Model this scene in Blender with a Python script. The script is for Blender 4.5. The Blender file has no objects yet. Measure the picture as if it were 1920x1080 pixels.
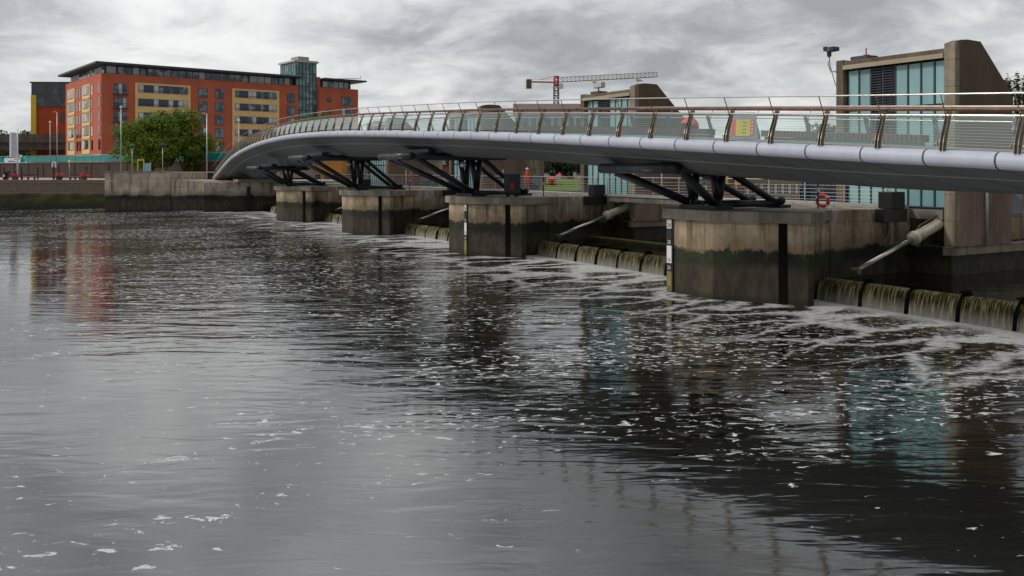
import bpy, bmesh, math, random
from mathutils import Vector, Matrix
R = math.radians
rnd = random.Random(7)
S = bpy.context.scene
COL = S.collection

# ------------------------------------------------------------------ camera
CAMZ = 5.5
cd = bpy.data.cameras.new('camera'); cam = bpy.data.objects.new('camera', cd); COL.objects.link(cam)
cam.location = (0, 0, CAMZ); cam.rotation_euler = (R(90), 0, 0)
cd.sensor_width = 36; cd.lens = 36 * 1650 / 1920; cd.shift_y = -220 / 1920
cd.clip_start = .1; cd.clip_end = 6000
S.camera = cam
S.view_settings.view_transform = 'Standard'; S.view_settings.look = 'None'
S.view_settings.exposure = 0.13; S.view_settings.gamma = 1
SUN_EL, SUN_AZ = 36, 268      # azimuth clockwise from +Y (north)

# ------------------------------------------------------------------ node helpers
def nn(nt, typ, **kw):
    n = nt.nodes.new(typ)
    for k, v in kw.items(): setattr(n, k, v)
    return n
def lk(nt, a, b): nt.links.new(a, b)
def mth(nt, op, a, b=None, c=None, clamp=False):
    n = nn(nt, 'ShaderNodeMath', operation=op, use_clamp=clamp)
    for i, x in enumerate((a, b, c)):
        if x is None: continue
        if isinstance(x, (int, float)): n.inputs[i].default_value = x
        else: lk(nt, x, n.inputs[i])
    return n.outputs[0]
def mixc(nt, f, a, b, typ='MIX'):
    n = nn(nt, 'ShaderNodeMix', data_type='RGBA', blend_type=typ)
    for i, x in ((0, f), (6, a), (7, b)):
        if isinstance(x, (int, float)): n.inputs[i].default_value = x
        elif isinstance(x, (tuple, list)): n.inputs[i].default_value = tuple(x[:3]) + (1,)
        else: lk(nt, x, n.inputs[i])
    return n.outputs[2]
def ramp(nt, fac, stops, interp='LINEAR'):
    n = nn(nt, 'ShaderNodeValToRGB'); cr = n.color_ramp; cr.interpolation = interp
    while len(cr.elements) > 1: cr.elements.remove(cr.elements[-1])
    cr.elements[0].position = stops[0][0]
    def c4(c): return (c, c, c, 1) if isinstance(c, (int, float)) else tuple(c) + (1,)
    cr.elements[0].color = c4(stops[0][1])
    for p, c in stops[1:]:
        e = cr.elements.new(p); e.color = c4(c)
    if fac is not None: lk(nt, fac, n.inputs[0])
    return n.outputs[0]
def mapr(nt, v, a, b, c=0., d=1.):
    n = nn(nt, 'ShaderNodeMapRange'); n.clamp = True
    lk(nt, v, n.inputs[0])
    for i, x in enumerate((a, b, c, d)): n.inputs[i + 1].default_value = x
    return n.outputs[0]
def noise(nt, vec, scale, detail=3, rough=.5, dist=0., mapscale=None, rot=0., loc=None):
    if mapscale or rot or loc:
        m = nn(nt, 'ShaderNodeMapping')
        if mapscale: m.inputs[3].default_value = mapscale
        if loc: m.inputs[1].default_value = loc
        m.inputs[2].default_value = (0, 0, rot)
        lk(nt, vec, m.inputs[0]); vec = m.outputs[0]
    n = nn(nt, 'ShaderNodeTexNoise'); lk(nt, vec, n.inputs['Vector'])
    n.inputs['Scale'].default_value = scale; n.inputs['Detail'].default_value = detail
    n.inputs['Roughness'].default_value = rough; n.inputs['Distortion'].default_value = dist
    return n.outputs[0]
def newmat(name):
    m = bpy.data.materials.new(name); m.use_nodes = True
    nt = m.node_tree; b = nt.nodes['Principled BSDF']
    return m, nt, b
def setc(b, c, rough=.6, metal=0., spec=.5):
    b.inputs['Base Color'].default_value = tuple(c) + (1,)
    b.inputs['Roughness'].default_value = rough; b.inputs['Metallic'].default_value = metal
    b.inputs['Specular IOR Level'].default_value = spec
def bump(nt, b, h, strength=.3, dist=.02):
    n = nn(nt, 'ShaderNodeBump'); n.inputs['Strength'].default_value = strength; n.inputs['Distance'].default_value = dist
    lk(nt, h, n.inputs['Height']); lk(nt, n.outputs[0], b.inputs['Normal'])

# ------------------------------------------------------------------ world
w = bpy.data.worlds.new('World'); S.world = w; w.use_nodes = True
nt = w.node_tree; bg = nt.nodes['Background']
sky = nn(nt, 'ShaderNodeTexSky', sky_type='NISHITA'); sky.sun_disc = False
sky.sun_elevation = R(SUN_EL); sky.sun_rotation = R(SUN_AZ)
skc = nn(nt, 'ShaderNodeVectorMath', operation='SCALE'); lk(nt, sky.outputs[0], skc.inputs[0]); skc.inputs['Scale'].default_value = .1
tc = nn(nt, 'ShaderNodeTexCoord'); sep = nn(nt, 'ShaderNodeSeparateXYZ'); lk(nt, tc.outputs['Generated'], sep.inputs[0])
zz = mth(nt, 'MAXIMUM', sep.outputs[2], 0.0)
den = mth(nt, 'ADD', zz, .28)
cx = mth(nt, 'DIVIDE', sep.outputs[0], den); cy = mth(nt, 'DIVIDE', sep.outputs[1], den)
cmb = nn(nt, 'ShaderNodeCombineXYZ'); lk(nt, cx, cmb.inputs[0]); lk(nt, cy, cmb.inputs[1])
n1 = noise(nt, cmb.outputs[0], 1.45, 8, .54, .35, loc=(3.1, 7.7, 0))
n2 = noise(nt, cmb.outputs[0], 3.6, 6, .6, .5, loc=(9.3, 1.2, 3))
cl = mth(nt, 'ADD', mth(nt, 'MULTIPLY', n1, .60), mth(nt, 'MULTIPLY', n2, .40))
cloud = ramp(nt, cl, [(.39, (.70, .70, .69)), (.44, (.63, .635, .63)), (.48, (.54, .548, .55)), (.52, (.46, .47, .48)), (.555, (.37, .38, .395)), (.61, (.29, .30, .315))])
# elevation profile: pale near the horizon, greyer above, bright overhead
el = ramp(nt, zz, [(0, 1.2), (.10, 1.06), (.20, 1.15), (.34, 1.05), (.50, 1.05), (.75, 1.5), (1, 1.8)])
# thinner cloud towards the west (left)
west = mth(nt, 'MULTIPLY', mapr(nt, sep.outputs[0], .35, -.50, 1.02, 1.16), mapr(nt, sep.outputs[1], -.5, .25, .72, 1.))   # unseen sky behind the camera dimmed to shade surfaces facing it
# added dark cloud bank above the view to the east, darkens the water reflection
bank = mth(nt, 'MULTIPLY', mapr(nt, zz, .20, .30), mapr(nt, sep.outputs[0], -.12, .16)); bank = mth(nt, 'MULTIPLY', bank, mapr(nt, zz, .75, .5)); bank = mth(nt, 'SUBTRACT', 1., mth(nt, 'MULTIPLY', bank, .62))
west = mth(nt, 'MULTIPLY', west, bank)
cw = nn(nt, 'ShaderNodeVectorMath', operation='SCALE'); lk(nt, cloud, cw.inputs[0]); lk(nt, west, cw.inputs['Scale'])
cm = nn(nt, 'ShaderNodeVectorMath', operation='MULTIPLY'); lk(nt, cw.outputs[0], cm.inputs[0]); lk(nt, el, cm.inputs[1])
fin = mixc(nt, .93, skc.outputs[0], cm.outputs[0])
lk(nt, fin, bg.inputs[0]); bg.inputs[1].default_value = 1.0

ld = bpy.data.lights.new('sun', 'SUN'); sun = bpy.data.objects.new('sun', ld); COL.objects.link(sun)
ld.energy = 1.5; ld.angle = R(10); ld.color = (1, .95, .88)
az, e_ = R(SUN_AZ), R(SUN_EL)
sd = Vector((math.sin(az) * math.cos(e_), math.cos(az) * math.cos(e_), math.sin(e_)))
sun.rotation_euler = sd.to_track_quat('Z', 'Y').to_euler()

# ------------------------------------------------------------------ materials
M = {}
def plain(name, c, rough=.6, metal=0., var=.12, scale=3., spec=.5):
    m, nt, b = newmat(name); setc(b, c, rough, metal, spec)
    g = nn(nt, 'ShaderNodeNewGeometry')
    n = noise(nt, g.outputs['Position'], scale, 4, .6)
    f = mapr(nt, n, .3, .7, 1 - var, 1 + var)
    v = nn(nt, 'ShaderNodeVectorMath', operation='SCALE'); v.inputs[0].default_value = c; lk(nt, f, v.inputs['Scale'])
    lk(nt, v.outputs[0], b.inputs['Base Color'])
    M[name] = m; return m
plain('black_steel', (.006, .008, .013), .5, 0, .3, 2, .5)
plain('dark_steel', (.03, .035, .045), .4, .2, .2)
plain('galvanised', (.5, .5, .5), .45, .6, .15)
plain('bronze', (.13, .095, .06), .45, .4, .3, 5)
plain('bronze_edge', (.36, .28, .21), .4, .5, .1, 5)
plain('steel_rail', (.55, .52, .49), .28, .9, .05)
plain('far_steel', (.27, .28, .28), .45, .4, .1)
plain('white_paint', (.75, .75, .73), .4, 0, .05)
plain('cream_paint', (.55, .5, .38), .45, 0, .18, 2)
plain('orange', (.70, .075, .02), .45, 0, .08)
plain('red', (.45, .03, .02), .45)
plain('crane_red', (.55, .035, .03), .5); plain('umbrella_red', (.72, .05, .03), .6)
plain('yellow', (.72, .50, .02), .5)
plain('hivis', (.5, .62, .03), .6)
plain('black_plastic', (.008, .008, .008), .5); plain('shade_and_divider_black', (.006, .005, .004), .9, 0, .3, 2, .1)  # matte black of the gate dividers, also painted shade in the pier slots
plain('navy', (.02, .03, .09), .6)
plain('banner_white', (.62, .60, .68), .8)
plain('roof_dark', (.045, .05, .055), .5)
plain('frame_dark', (.03, .045, .055), .4)
plain('cream_render', (.82, .56, .22), .8, 0, .1, .3)
plain('orange_render', (.62, .27, .06), .8, 0, .15, .15)
plain('buff_render', (.38, .31, .22), .8, 0, .15, .3)
plain('grey_render', (.30, .29, .28), .8, 0, .2, .2)
plain('pale_cladding', (.58, .56, .54), .6, 0, .12, .3)
plain('brick_far', (.055, .036, .028), .9, 0, .2, .5)
plain('paving', (.36, .30, .26), .85, 0, .15, .6)
plain('pink_paving', (.42, .30, .26), .85, 0, .12, .6)
plain('deck_floor', (.28, .27, .25), .8)
plain('timber_slat', (.10, .055, .048), .55, 0, .3, 8)
plain('teal_kick', (.10, .26, .25), .4)
plain('bark', (.06, .045, .03), .9, 0, .4, 4)
plain('info_grey', (.26, .28, .30), .45)
plain('skin', (.45, .25, .18), .6)
plain('brown_metal', (.11, .055, .04), .5)
plain('green_soil', (.05, .07, .015), .95, 0, .5, .4)
plain('gull_white', (.7, .7, .7), .7); plain('gull_grey', (.2, .2, .22), .7)
plain('blue', (.04, .12, .22), .5)
plain('slate_roof', (.10, .09, .09), .7, 0, .3, .4)

def brick(name, c, var=.14):
    m, nt, b = newmat(name); setc(b, c, .85)
    t = nn(nt, 'ShaderNodeTexCoord')
    n = noise(nt, t.outputs['Object'], .25, 5, .6); n2 = noise(nt, t.outputs['Object'], 2.2, 4, .6, mapscale=(1, 1, 4))
    f = mth(nt, 'MULTIPLY', mapr(nt, n, .3, .7, 1 - var, 1 + var), mapr(nt, n2, .3, .7, 1 - var, 1 + var))
    v = nn(nt, 'ShaderNodeVectorMath', operation='SCALE'); v.inputs[0].default_value = c; lk(nt, f, v.inputs['Scale'])
    lk(nt, v.outputs[0], b.inputs['Base Color']); M[name] = m
brick('brick_red', (.50, .125, .065)); brick('brick_orange', (.46, .075, .02))

def concrete(name, base, tide=True, streak=.5, dirty=(.05, .042, .03), lime=False):
    """cast concrete; with tide marks the river left (measured up from the water)"""
    m, nt, b = newmat(name); setc(b, base, .88, 0, .35)
    g = nn(nt, 'ShaderNodeNewGeometry'); P = g.outputs['Position']
    sp = nn(nt, 'ShaderNodeSeparateXYZ'); lk(nt, P, sp.inputs[0])
    nA = noise(nt, P, .7, 6, .65); nF = noise(nt, P, 9, 5, .7); nS = noise(nt, P, 1.6, 5, .65, .4, mapscale=(1, 1, .09))
    nS2 = noise(nt, P, 4.5, 4, .6, .2, mapscale=(1, 1, .05), loc=(5, 2, 1))
    c = mixc(nt, mapr(nt, nA, .38, .62), tuple(x * .58 for x in base), tuple(x * 1.12 for x in base))
    c = mixc(nt, mapr(nt, nF, .3, .7, .0, .35), c, tuple(x * .6 for x in base))
    c = mixc(nt, mth(nt, 'MULTIPLY', mapr(nt, nS, .5, .68), streak), c, dirty)
    c = mixc(nt, mth(nt, 'MULTIPLY', mapr(nt, nS2, .60, .72), streak * .8), c, (.13, .065, .03))
    # pour joints every 1.2 m up the face
    jz = mth(nt, 'PINGPONG', mth(nt, 'ADD', sp.outputs[2], .35), .6)
    c = mixc(nt, mth(nt, 'MULTIPLY', mapr(nt, jz, .012, .03, 1, 0), .45), c, (.05, .04, .03))
    if lime:
        nl_ = noise(nt, P, 1.0, 6, .7, .6, mapscale=(1, 1, .35), loc=(4, 4, 4)); nl2 = noise(nt, P, 3.2, 5, .65, .3, mapscale=(1, 1, .12), loc=(7, 1, 0))
        c = mixc(nt, mth(nt, 'MULTIPLY', mapr(nt, nl_, .53, .6), .75), c, (.42, .385, .35)); c = mixc(nt, mth(nt, 'MULTIPLY', mapr(nt, nl2, .60, .66), .8), c, (.60, .57, .52))
    if tide:
        z = mth(nt, 'ADD', sp.outputs[2], mth(nt, 'MULTIPLY', mth(nt, 'SUBTRACT', nA, .5), .9)); z = mth(nt, 'ADD', z, mth(nt, 'MULTIPLY', mth(nt, 'SUBTRACT', nS, .5), .45))
        z = mth(nt, 'ADD', z, mth(nt, 'MULTIPLY', mth(nt, 'SUBTRACT', nF, .5), .55))
        rust = mapr(nt, z, 2.9, 2.35)
        c = mixc(nt, mth(nt, 'MULTIPLY', rust, .55), c, (.12, .075, .035))
        wet = mapr(nt, z, 2.2, 2.06)
        nl = noise(nt, P, 2.2, 5, .65, mapscale=(1, 1, .4), loc=(1, 8, 2))
        low = mixc(nt, mapr(nt, nl, .4, .7), (.026, .019, .011), (.072, .054, .034))
        moss = mixc(nt, mapr(nt, nA, .42, .6), (.004, .005, .003), (.022, .030, .005))
        band = mapr(nt, z, 1.3, 1.6)
        low = mixc(nt, band, low, moss)
        foot = mapr(nt, sp.outputs[2], .35, .05)
        low = mixc(nt, mth(nt, 'MULTIPLY', foot, .7), low, (.008, .009, .004))
        c = mixc(nt, wet, c, low)
        rg = mth(nt, 'SUBTRACT', .9, mth(nt, 'MULTIPLY', wet, .25)); lk(nt, rg, b.inputs['Roughness'])
    lk(nt, c, b.inputs['Base Color'])
    bump(nt, b, mth(nt, 'ADD', nF, mth(nt, 'MULTIPLY', nS, 1.5)), .45, .03)
    M[name] = m
concrete('pier_concrete', (.54, .43, .29), True, .85)
concrete('stained_concrete', (.40, .30, .20), True, .9, lime=True)
concrete('cap_concrete', (.30, .27, .22), False, .45)
concrete('quay_concrete', (.52, .45, .36), True, .8)
concrete('brown_concrete', (.19, .145, .10), False, .6)
concrete('viaduct_concrete', (.13, .11, .095), False, .4)
concrete('pale_concrete', (.33, .28, .2), False, .5)

def ribbed():
    m, nt, b = newmat('ribbed_concrete'); setc(b, (.12, .09, .065), .9, 0, .3)
    t = nn(nt, 'ShaderNodeTexCoord'); sp = nn(nt, 'ShaderNodeSeparateXYZ'); lk(nt, t.outputs['Object'], sp.inputs[0])
    x = mth(nt, 'ADD', sp.outputs[0], sp.outputs[1])
    r = mth(nt, 'PINGPONG', x, .055); r = mth(nt, 'DIVIDE', r, .055)
    n = noise(nt, t.outputs['Object'], 14, 5, .7); nb = noise(nt, t.outputs['Object'], .9, 5, .6, mapscale=(1, 1, .35))
    c = mixc(nt, mapr(nt, nb, .35, .65), (.27, .175, .12), (.46, .33, .25)); spk = noise(nt, t.outputs['Object'], 30, 3, .7); c = mixc(nt, mapr(nt, spk, .5, .62, 0, .6), c, (.06, .045, .035))
    c = mixc(nt, mth(nt, 'MULTIPLY', mth(nt, 'MULTIPLY', r, mapr(nt, n, .3, .6)), .75), c, (.035, .026, .02))
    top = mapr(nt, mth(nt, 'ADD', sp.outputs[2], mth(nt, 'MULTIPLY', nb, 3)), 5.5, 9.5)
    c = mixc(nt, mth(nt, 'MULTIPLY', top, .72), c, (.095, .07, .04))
    lk(nt, c, b.inputs['Base Color'])
    bump(nt, b, mth(nt, 'ADD', mth(nt, 'MULTIPLY', r, -1), mth(nt, 'MULTIPLY', n, .5)), .8, .04)
    M['ribbed_concrete'] = m
ribbed()

def glass_teal():
    m, nt, b = newmat('teal_glass'); setc(b, (.10, .33, .33), .12, 0, .6)
    t = nn(nt, 'ShaderNodeTexCoord'); n = noise(nt, t.outputs['Object'], .5, 4, .6, mapscale=(1, 1, .4))
    oi = nn(nt, 'ShaderNodeObjectInfo')
    c = mixc(nt, mapr(nt, n, .3, .7), (.20, .37, .39), (.30, .50, .50))
    v = nn(nt, 'ShaderNodeVectorMath', operation='SCALE'); lk(nt, c, v.inputs[0]); lk(nt, mapr(nt, oi.outputs['Random'], 0, 1, .85, 1.12), v.inputs['Scale'])
    lk(nt, v.outputs[0], b.inputs['Base Color'])
    bump(nt, b, n, .05, .1)
    M['teal_glass'] = m
glass_teal()
def win(name, dark, light, rough=.1):
    m, nt, b = newmat(name); setc(b, dark, rough, 0, .8)
    t = nn(nt, 'ShaderNodeTexCoord')
    vo = nn(nt, 'ShaderNodeTexVoronoi'); vo.inputs['Scale'].default_value = .9; lk(nt, t.outputs['Object'], vo.inputs['Vector'])
    s2 = nn(nt, 'ShaderNodeSeparateXYZ'); lk(nt, vo.outputs['Color'], s2.inputs[0])
    c = mixc(nt, mapr(nt, s2.outputs[0], .45, .9), dark, light)
    lk(nt, c, b.inputs['Base Color']); M[name] = m
win('window_glass', (.03, .05, .07), (.16, .22, .26)); win('strip_glass', (.035, .055, .09), (.28, .33, .38)); win('tower_glass', (.06, .16, .17), (.22, .42, .38)); win('black_glass', (.01, .02, .025), (.04, .07, .08))
plain('curtain', (.55, .56, .58), .7, 0, .15, 1.); plain('blue_panel', (.045, .075, .14), .4)

def clear(name, tint, refl_tint, base=.06, diff=.05, dcol=(.5, .6, .58)):
    m, nt, b = newmat(name); nt.nodes.remove(b); out = nt.nodes['Material Output']
    tr = nn(nt, 'ShaderNodeBsdfTransparent'); tr.inputs[0].default_value = tuple(tint) + (1,)
    gl = nn(nt, 'ShaderNodeBsdfGlossy'); gl.inputs['Roughness'].default_value = .05; gl.inputs[0].default_value = tuple(refl_tint) + (1,)
    df = nn(nt, 'ShaderNodeBsdfDiffuse'); df.inputs[0].default_value = tuple(dcol) + (1,)
    lw_ = nn(nt, 'ShaderNodeLayerWeight'); lw_.inputs[0].default_value = .5
    f = mth(nt, 'ADD', mth(nt, 'MULTIPLY', mth(nt, 'POWER', lw_.outputs['Facing'], 5.), .9), base, clamp=True)
    m1 = nn(nt, 'ShaderNodeMixShader'); m1.inputs[0].default_value = diff; lk(nt, tr.outputs[0], m1.inputs[1]); lk(nt, df.outputs[0], m1.inputs[2])
    m2 = nn(nt, 'ShaderNodeMixShader'); lk(nt, f, m2.inputs[0]); lk(nt, m1.outputs[0], m2.inputs[1]); lk(nt, gl.outputs[0], m2.inputs[2])
    lk(nt, m2.outputs[0], out.inputs[0]); M[name] = m
clear('parapet_glass', (.80, .90, .88), (.9, 1, .98), .10, .10, (.42, .52, .50))
clear('teal_panel', (.12, .62, .60), (.7, .9, .9), .05, .45, (.02, .36, .34))

def leaves(name, a, b_, c_):
    m, nt, b = newmat(name); setc(b, a, .6, 0, .3)
    g = nn(nt, 'ShaderNodeNewGeometry'); n = noise(nt, g.outputs['Position'], .9, 3, .6)
    c = mixc(nt, g.outputs['Random Per Island'], a, b_); c = mixc(nt, mapr(nt, n, .4, .65), c, c_)
    lk(nt, c, b.inputs['Base Color'])
    tl = nn(nt, 'ShaderNodeBsdfTranslucent'); lk(nt, c, tl.inputs[0])
    mx = nn(nt, 'ShaderNodeMixShader'); mx.inputs[0].default_value = .3
    lk(nt, b.outputs[0], mx.inputs[1]); lk(nt, tl.outputs[0], mx.inputs[2]); lk(nt, mx.outputs[0], nt.nodes['Material Output'].inputs[0])
    M[name] = m
leaves('leaf_bright', (.11, .19, .012), (.27, .35, .022), (.045, .10, .010))
leaves('leaf_dark', (.03, .06, .015), (.06, .10, .02), (.02, .045, .012))
leaves('leaf_olive', (.07, .09, .02), (.12, .14, .03), (.05, .07, .02))

def deckmat():
    m, nt, b = newmat('bridge_skin'); setc(b, (.3, .32, .35), .5, .0, .4)
    uv = nn(nt, 'ShaderNodeUVMap'); sp = nn(nt, 'ShaderNodeSeparateXYZ'); lk(nt, uv.outputs[0], sp.inputs[0])
    U, V = sp.outputs[0], sp.outputs[1]
    # panel joints: straight round the fascia, raking across the soffit, one joint lengthways
    fas_ = mapr(nt, V, .76, .86)
    sk = mth(nt, 'ADD', U, mth(nt, 'MULTIPLY', mth(nt, 'MAXIMUM', mth(nt, 'SUBTRACT', V, .84), 0.), .75))
    fr = mth(nt, 'FRACT', mth(nt, 'DIVIDE', mth(nt, 'ADD', sk, .5), 2.0))
    d = mth(nt, 'MINIMUM', fr, mth(nt, 'SUBTRACT', 1., fr))
    j = mapr(nt, mth(nt, 'SUBTRACT', d, mth(nt, 'MULTIPLY', fas_, .009)), .009, .017, 1, 0)
    lg = mapr(nt, mth(nt, 'ABSOLUTE', mth(nt, 'SUBTRACT', V, 1.9)), .010, .03, 1, 0)
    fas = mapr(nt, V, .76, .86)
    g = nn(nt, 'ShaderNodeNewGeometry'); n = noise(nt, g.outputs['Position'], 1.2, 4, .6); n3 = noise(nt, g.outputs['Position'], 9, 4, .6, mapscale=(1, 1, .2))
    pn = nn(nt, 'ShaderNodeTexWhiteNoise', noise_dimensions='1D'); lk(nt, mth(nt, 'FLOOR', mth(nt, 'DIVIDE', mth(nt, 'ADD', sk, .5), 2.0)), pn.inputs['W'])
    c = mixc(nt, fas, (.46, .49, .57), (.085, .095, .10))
    f = mth(nt, 'MULTIPLY', mapr(nt, n, .3, .7, .9, 1.06), mapr(nt, pn.outputs[0], 0, 1, .93, 1.04))
    f = mth(nt, 'MULTIPLY', f, mapr(nt, n3, .5, .75, 1., .93))
    v = nn(nt, 'ShaderNodeVectorMath', operation='SCALE'); lk(nt, c, v.inputs[0]); lk(nt, f, v.inputs['Scale'])
    c = mixc(nt, mth(nt, 'MULTIPLY', j, .92), v.outputs[0], (.01, .01, .012))
    c = mixc(nt, mth(nt, 'MULTIPLY', lg, .8), c, (.6, .6, .6))
    lk(nt, c, b.inputs['Base Color'])
    bump(nt, b, mth(nt, 'MULTIPLY', j, -1), .6, .03)
    M['bridge_skin'] = m
deckmat()

def watermat(name, foam=True):
    m, nt, b = newmat(name); setc(b, (.004, .003, .001), .07)
    b.inputs['IOR'].default_value = 3.8 if foam else 1.9
    g = nn(nt, 'ShaderNodeNewGeometry'); P = g.outputs['Position']
    rot = nn(nt, 'ShaderNodeVectorRotate', rotation_type='Z_AXIS'); rot.inputs['Angle'].default_value = -R(30); lk(nt, P, rot.inputs['Vector'])
    VU = rot.outputs[0]; sp = nn(nt, 'ShaderNodeSeparateXYZ'); lk(nt, VU, sp.inputs[0]); v, u = sp.outputs[0], sp.outputs[1]
    spx = nn(nt, 'ShaderNodeSeparateXYZ'); lk(nt, P, spx.inputs[0])
    cam_d = spx.outputs[1]
    big = noise(nt, P, .035, 3, .5, .3, loc=(11, 4, 0))
    w1 = noise(nt, P, .42, 2, .5, .5, mapscale=(.5, 1.5, 1), rot=.12)
    w2 = noise(nt, P, 1.5, 2, .5, .6, mapscale=(.42, 1.5, 1), rot=-.08)
    w3 = noise(nt, P, 6, 2, .5, .2, mapscale=(.5, 1.4, 1))
    calm = mapr(nt, cam_d, 12, 34, .45, 1.)
    h = mth(nt, 'ADD', mth(nt, 'MULTIPLY', w1, 1.3), mth(nt, 'MULTIPLY', w2, .62))
    h = mth(nt, 'ADD', h, mth(nt, 'MULTIPLY', w3, .07))
    patch = mapr(nt, big, .40, .60, .35, 1.5)
    agit = mth(nt, 'MULTIPLY', patch, mapr(nt, v, 2, 28, .35, 1.7)) if foam else 0.5
    h = mth(nt, 'MULTIPLY', h, mth(nt, 'MULTIPLY', agit, calm)) if foam else mth(nt, 'MULTIPLY', h, .45)
    bp = nn(nt, 'ShaderNodeBump'); bp.inputs['Strength'].default_value = 1.; bp.inputs['Distance'].default_value = .062
    lk(nt, h, bp.inputs['Height'])
    if not foam:
        lk(nt, bp.outputs[0], b.inputs['Normal']); M[name] = m; return
    # foam ------------------------------------------------------------
    dv = mth(nt, 'SUBTRACT', 30.2, v)                       # metres below the weir
    dn = nn(nt, 'ShaderNodeTexNoise'); lk(nt, VU, dn.inputs['Vector']); dn.inputs['Scale'].default_value = .45; dn.inputs['Detail'].default_value = 4
    off = nn(nt, 'ShaderNodeVectorMath', operation='SUBTRACT'); lk(nt, dn.outputs['Color'], off.inputs[0]); off.inputs[1].default_value = (.5, .5, .5)
    o2 = nn(nt, 'ShaderNodeVectorMath', operation='SCALE'); lk(nt, off.outputs[0], o2.inputs[0]); o2.inputs['Scale'].default_value = 2.6
    ad = nn(nt, 'ShaderNodeVectorMath', operation='ADD'); lk(nt, VU, ad.inputs[0]); lk(nt, o2.outputs[0], ad.inputs[1])
    mp = nn(nt, 'ShaderNodeMapping'); mp.inputs[3].default_value = (.24, .62, 0); lk(nt, ad.outputs[0], mp.inputs[0])
    vo = nn(nt, 'ShaderNodeTexVoronoi', feature='DISTANCE_TO_EDGE'); vo.inputs['Scale'].default_value = .8; lk(nt, mp.outputs[0], vo.inputs['Vector'])
    width = mapr(nt, dv, 0, 12, .24, .0)
    nf = noise(nt, P, 4.5, 5, .65, 0., mapscale=(.75, 1.1, 1))
    wd = mth(nt, 'MULTIPLY', width, mapr(nt, nf, .35, .65, .65, 1.25))
    web = mth(nt, 'MULTIPLY', mth(nt, 'SUBTRACT', wd, vo.outputs[0]), 9, clamp=True)
    foot = mapr(nt, mth(nt, 'ADD', dv, mth(nt, 'MULTIPLY', mth(nt, 'SUBTRACT', nf, .5), 2.6)), 1.7, .3)
    # drifting flecks
    dens = noise(nt, VU, .10, 4, .6, .8, mapscale=(.55, 1.3, 1), loc=(2.6, 4.1, 0))
    dens2 = noise(nt, VU, .35, 3, .6, .6, mapscale=(.4, 1.4, 1), loc=(0.6, 3.1, 0))
    dd = mth(nt, 'ADD', mth(nt, 'MULTIPLY', dens, .65), mth(nt, 'MULTIPLY', dens2, .35))
    zone = mth(nt, 'MULTIPLY', mapr(nt, v, 1, 10), mapr(nt, u, 7, 15))      # flecks gather where the tail race drifts
    zone = mth(nt, 'ADD', zone, mth(nt, 'MULTIPLY', mapr(nt, cam_d, 32, 70), .6))
    lift = mth(nt, 'ADD', mth(nt, 'MULTIPLY', mth(nt, 'SUBTRACT', dd, .46), .85), mapr(nt, zone, 0, 1.3, -.018, .075))
    thr = mth(nt, 'MAXIMUM', mth(nt, 'SUBTRACT', .68, lift), .565)
    fl = noise(nt, P, 4.6, 5, .58, .7, mapscale=(.6, 1.1, 1), loc=(3, 3, 0))
    blob = mth(nt, 'MULTIPLY', mth(nt, 'SUBTRACT', fl, thr), 20, clamp=True)
    rl_ = noise(nt, P, 1.15, 5, .6, .9, mapscale=(.45, 1.2, 1), loc=(8, 2, 0)); rm_ = noise(nt, P, 1.25, 3, .6, .2, mapscale=(.6, 1.1, 1), loc=(1, 9, 0))
    wl = mth(nt, 'MULTIPLY', mth(nt, 'ADD', mth(nt, 'SUBTRACT', rm_, .655), mth(nt, 'MULTIPLY', lift, .9)), .32)
    wl = mth(nt, 'MINIMUM', mth(nt, 'MULTIPLY', wl, mapr(nt, nf, .38, .6, .1, 1.5)), .016)
    line = mth(nt, 'MULTIPLY', mth(nt, 'SUBTRACT', wl, mth(nt, 'ABSOLUTE', mth(nt, 'SUBTRACT', rl_, .5))), 120, clamp=True)
    fleck = mth(nt, 'MAXIMUM', blob, line)
    fm = mth(nt, 'MAXIMUM', mth(nt, 'MAXIMUM', web, foot), fleck)
    fm = mth(nt, 'MULTIPLY', fm, mapr(nt, nf, .25, .6, .45, .9))
    df = nn(nt, 'ShaderNodeBsdfDiffuse'); df.inputs[0].default_value = (.70, .70, .71, 1)
    # brown aerated water between the foam lines under the weir
    base = mixc(nt, mth(nt, 'MULTIPLY', mapr(nt, dv, 5.5, 0.), mapr(nt, dens2, .4, .65)), (.004, .003, .001), (.12, .09, .05))
    lk(nt, base, b.inputs['Base Color'])
    bp2 = nn(nt, 'ShaderNodeBump'); bp2.inputs['Strength'].default_value = .5; bp2.inputs['Distance'].default_value = .03
    lk(nt, fm, bp2.inputs['Height']); lk(nt, bp.outputs[0], bp2.inputs['Normal'])
    lk(nt, bp.outputs[0], b.inputs['Normal']); lk(nt, bp2.outputs[0], df.inputs['Normal'])
    mx = nn(nt, 'ShaderNodeMixShader'); lk(nt, fm, mx.inputs[0]); lk(nt, b.outputs[0], mx.inputs[1]); lk(nt, df.outputs[0], mx.inputs[2])
    lk(nt, mx.outputs[0], nt.nodes['Material Output'].inputs[0]); M[name] = m
watermat('river_water'); watermat('pool_water', False)

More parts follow.
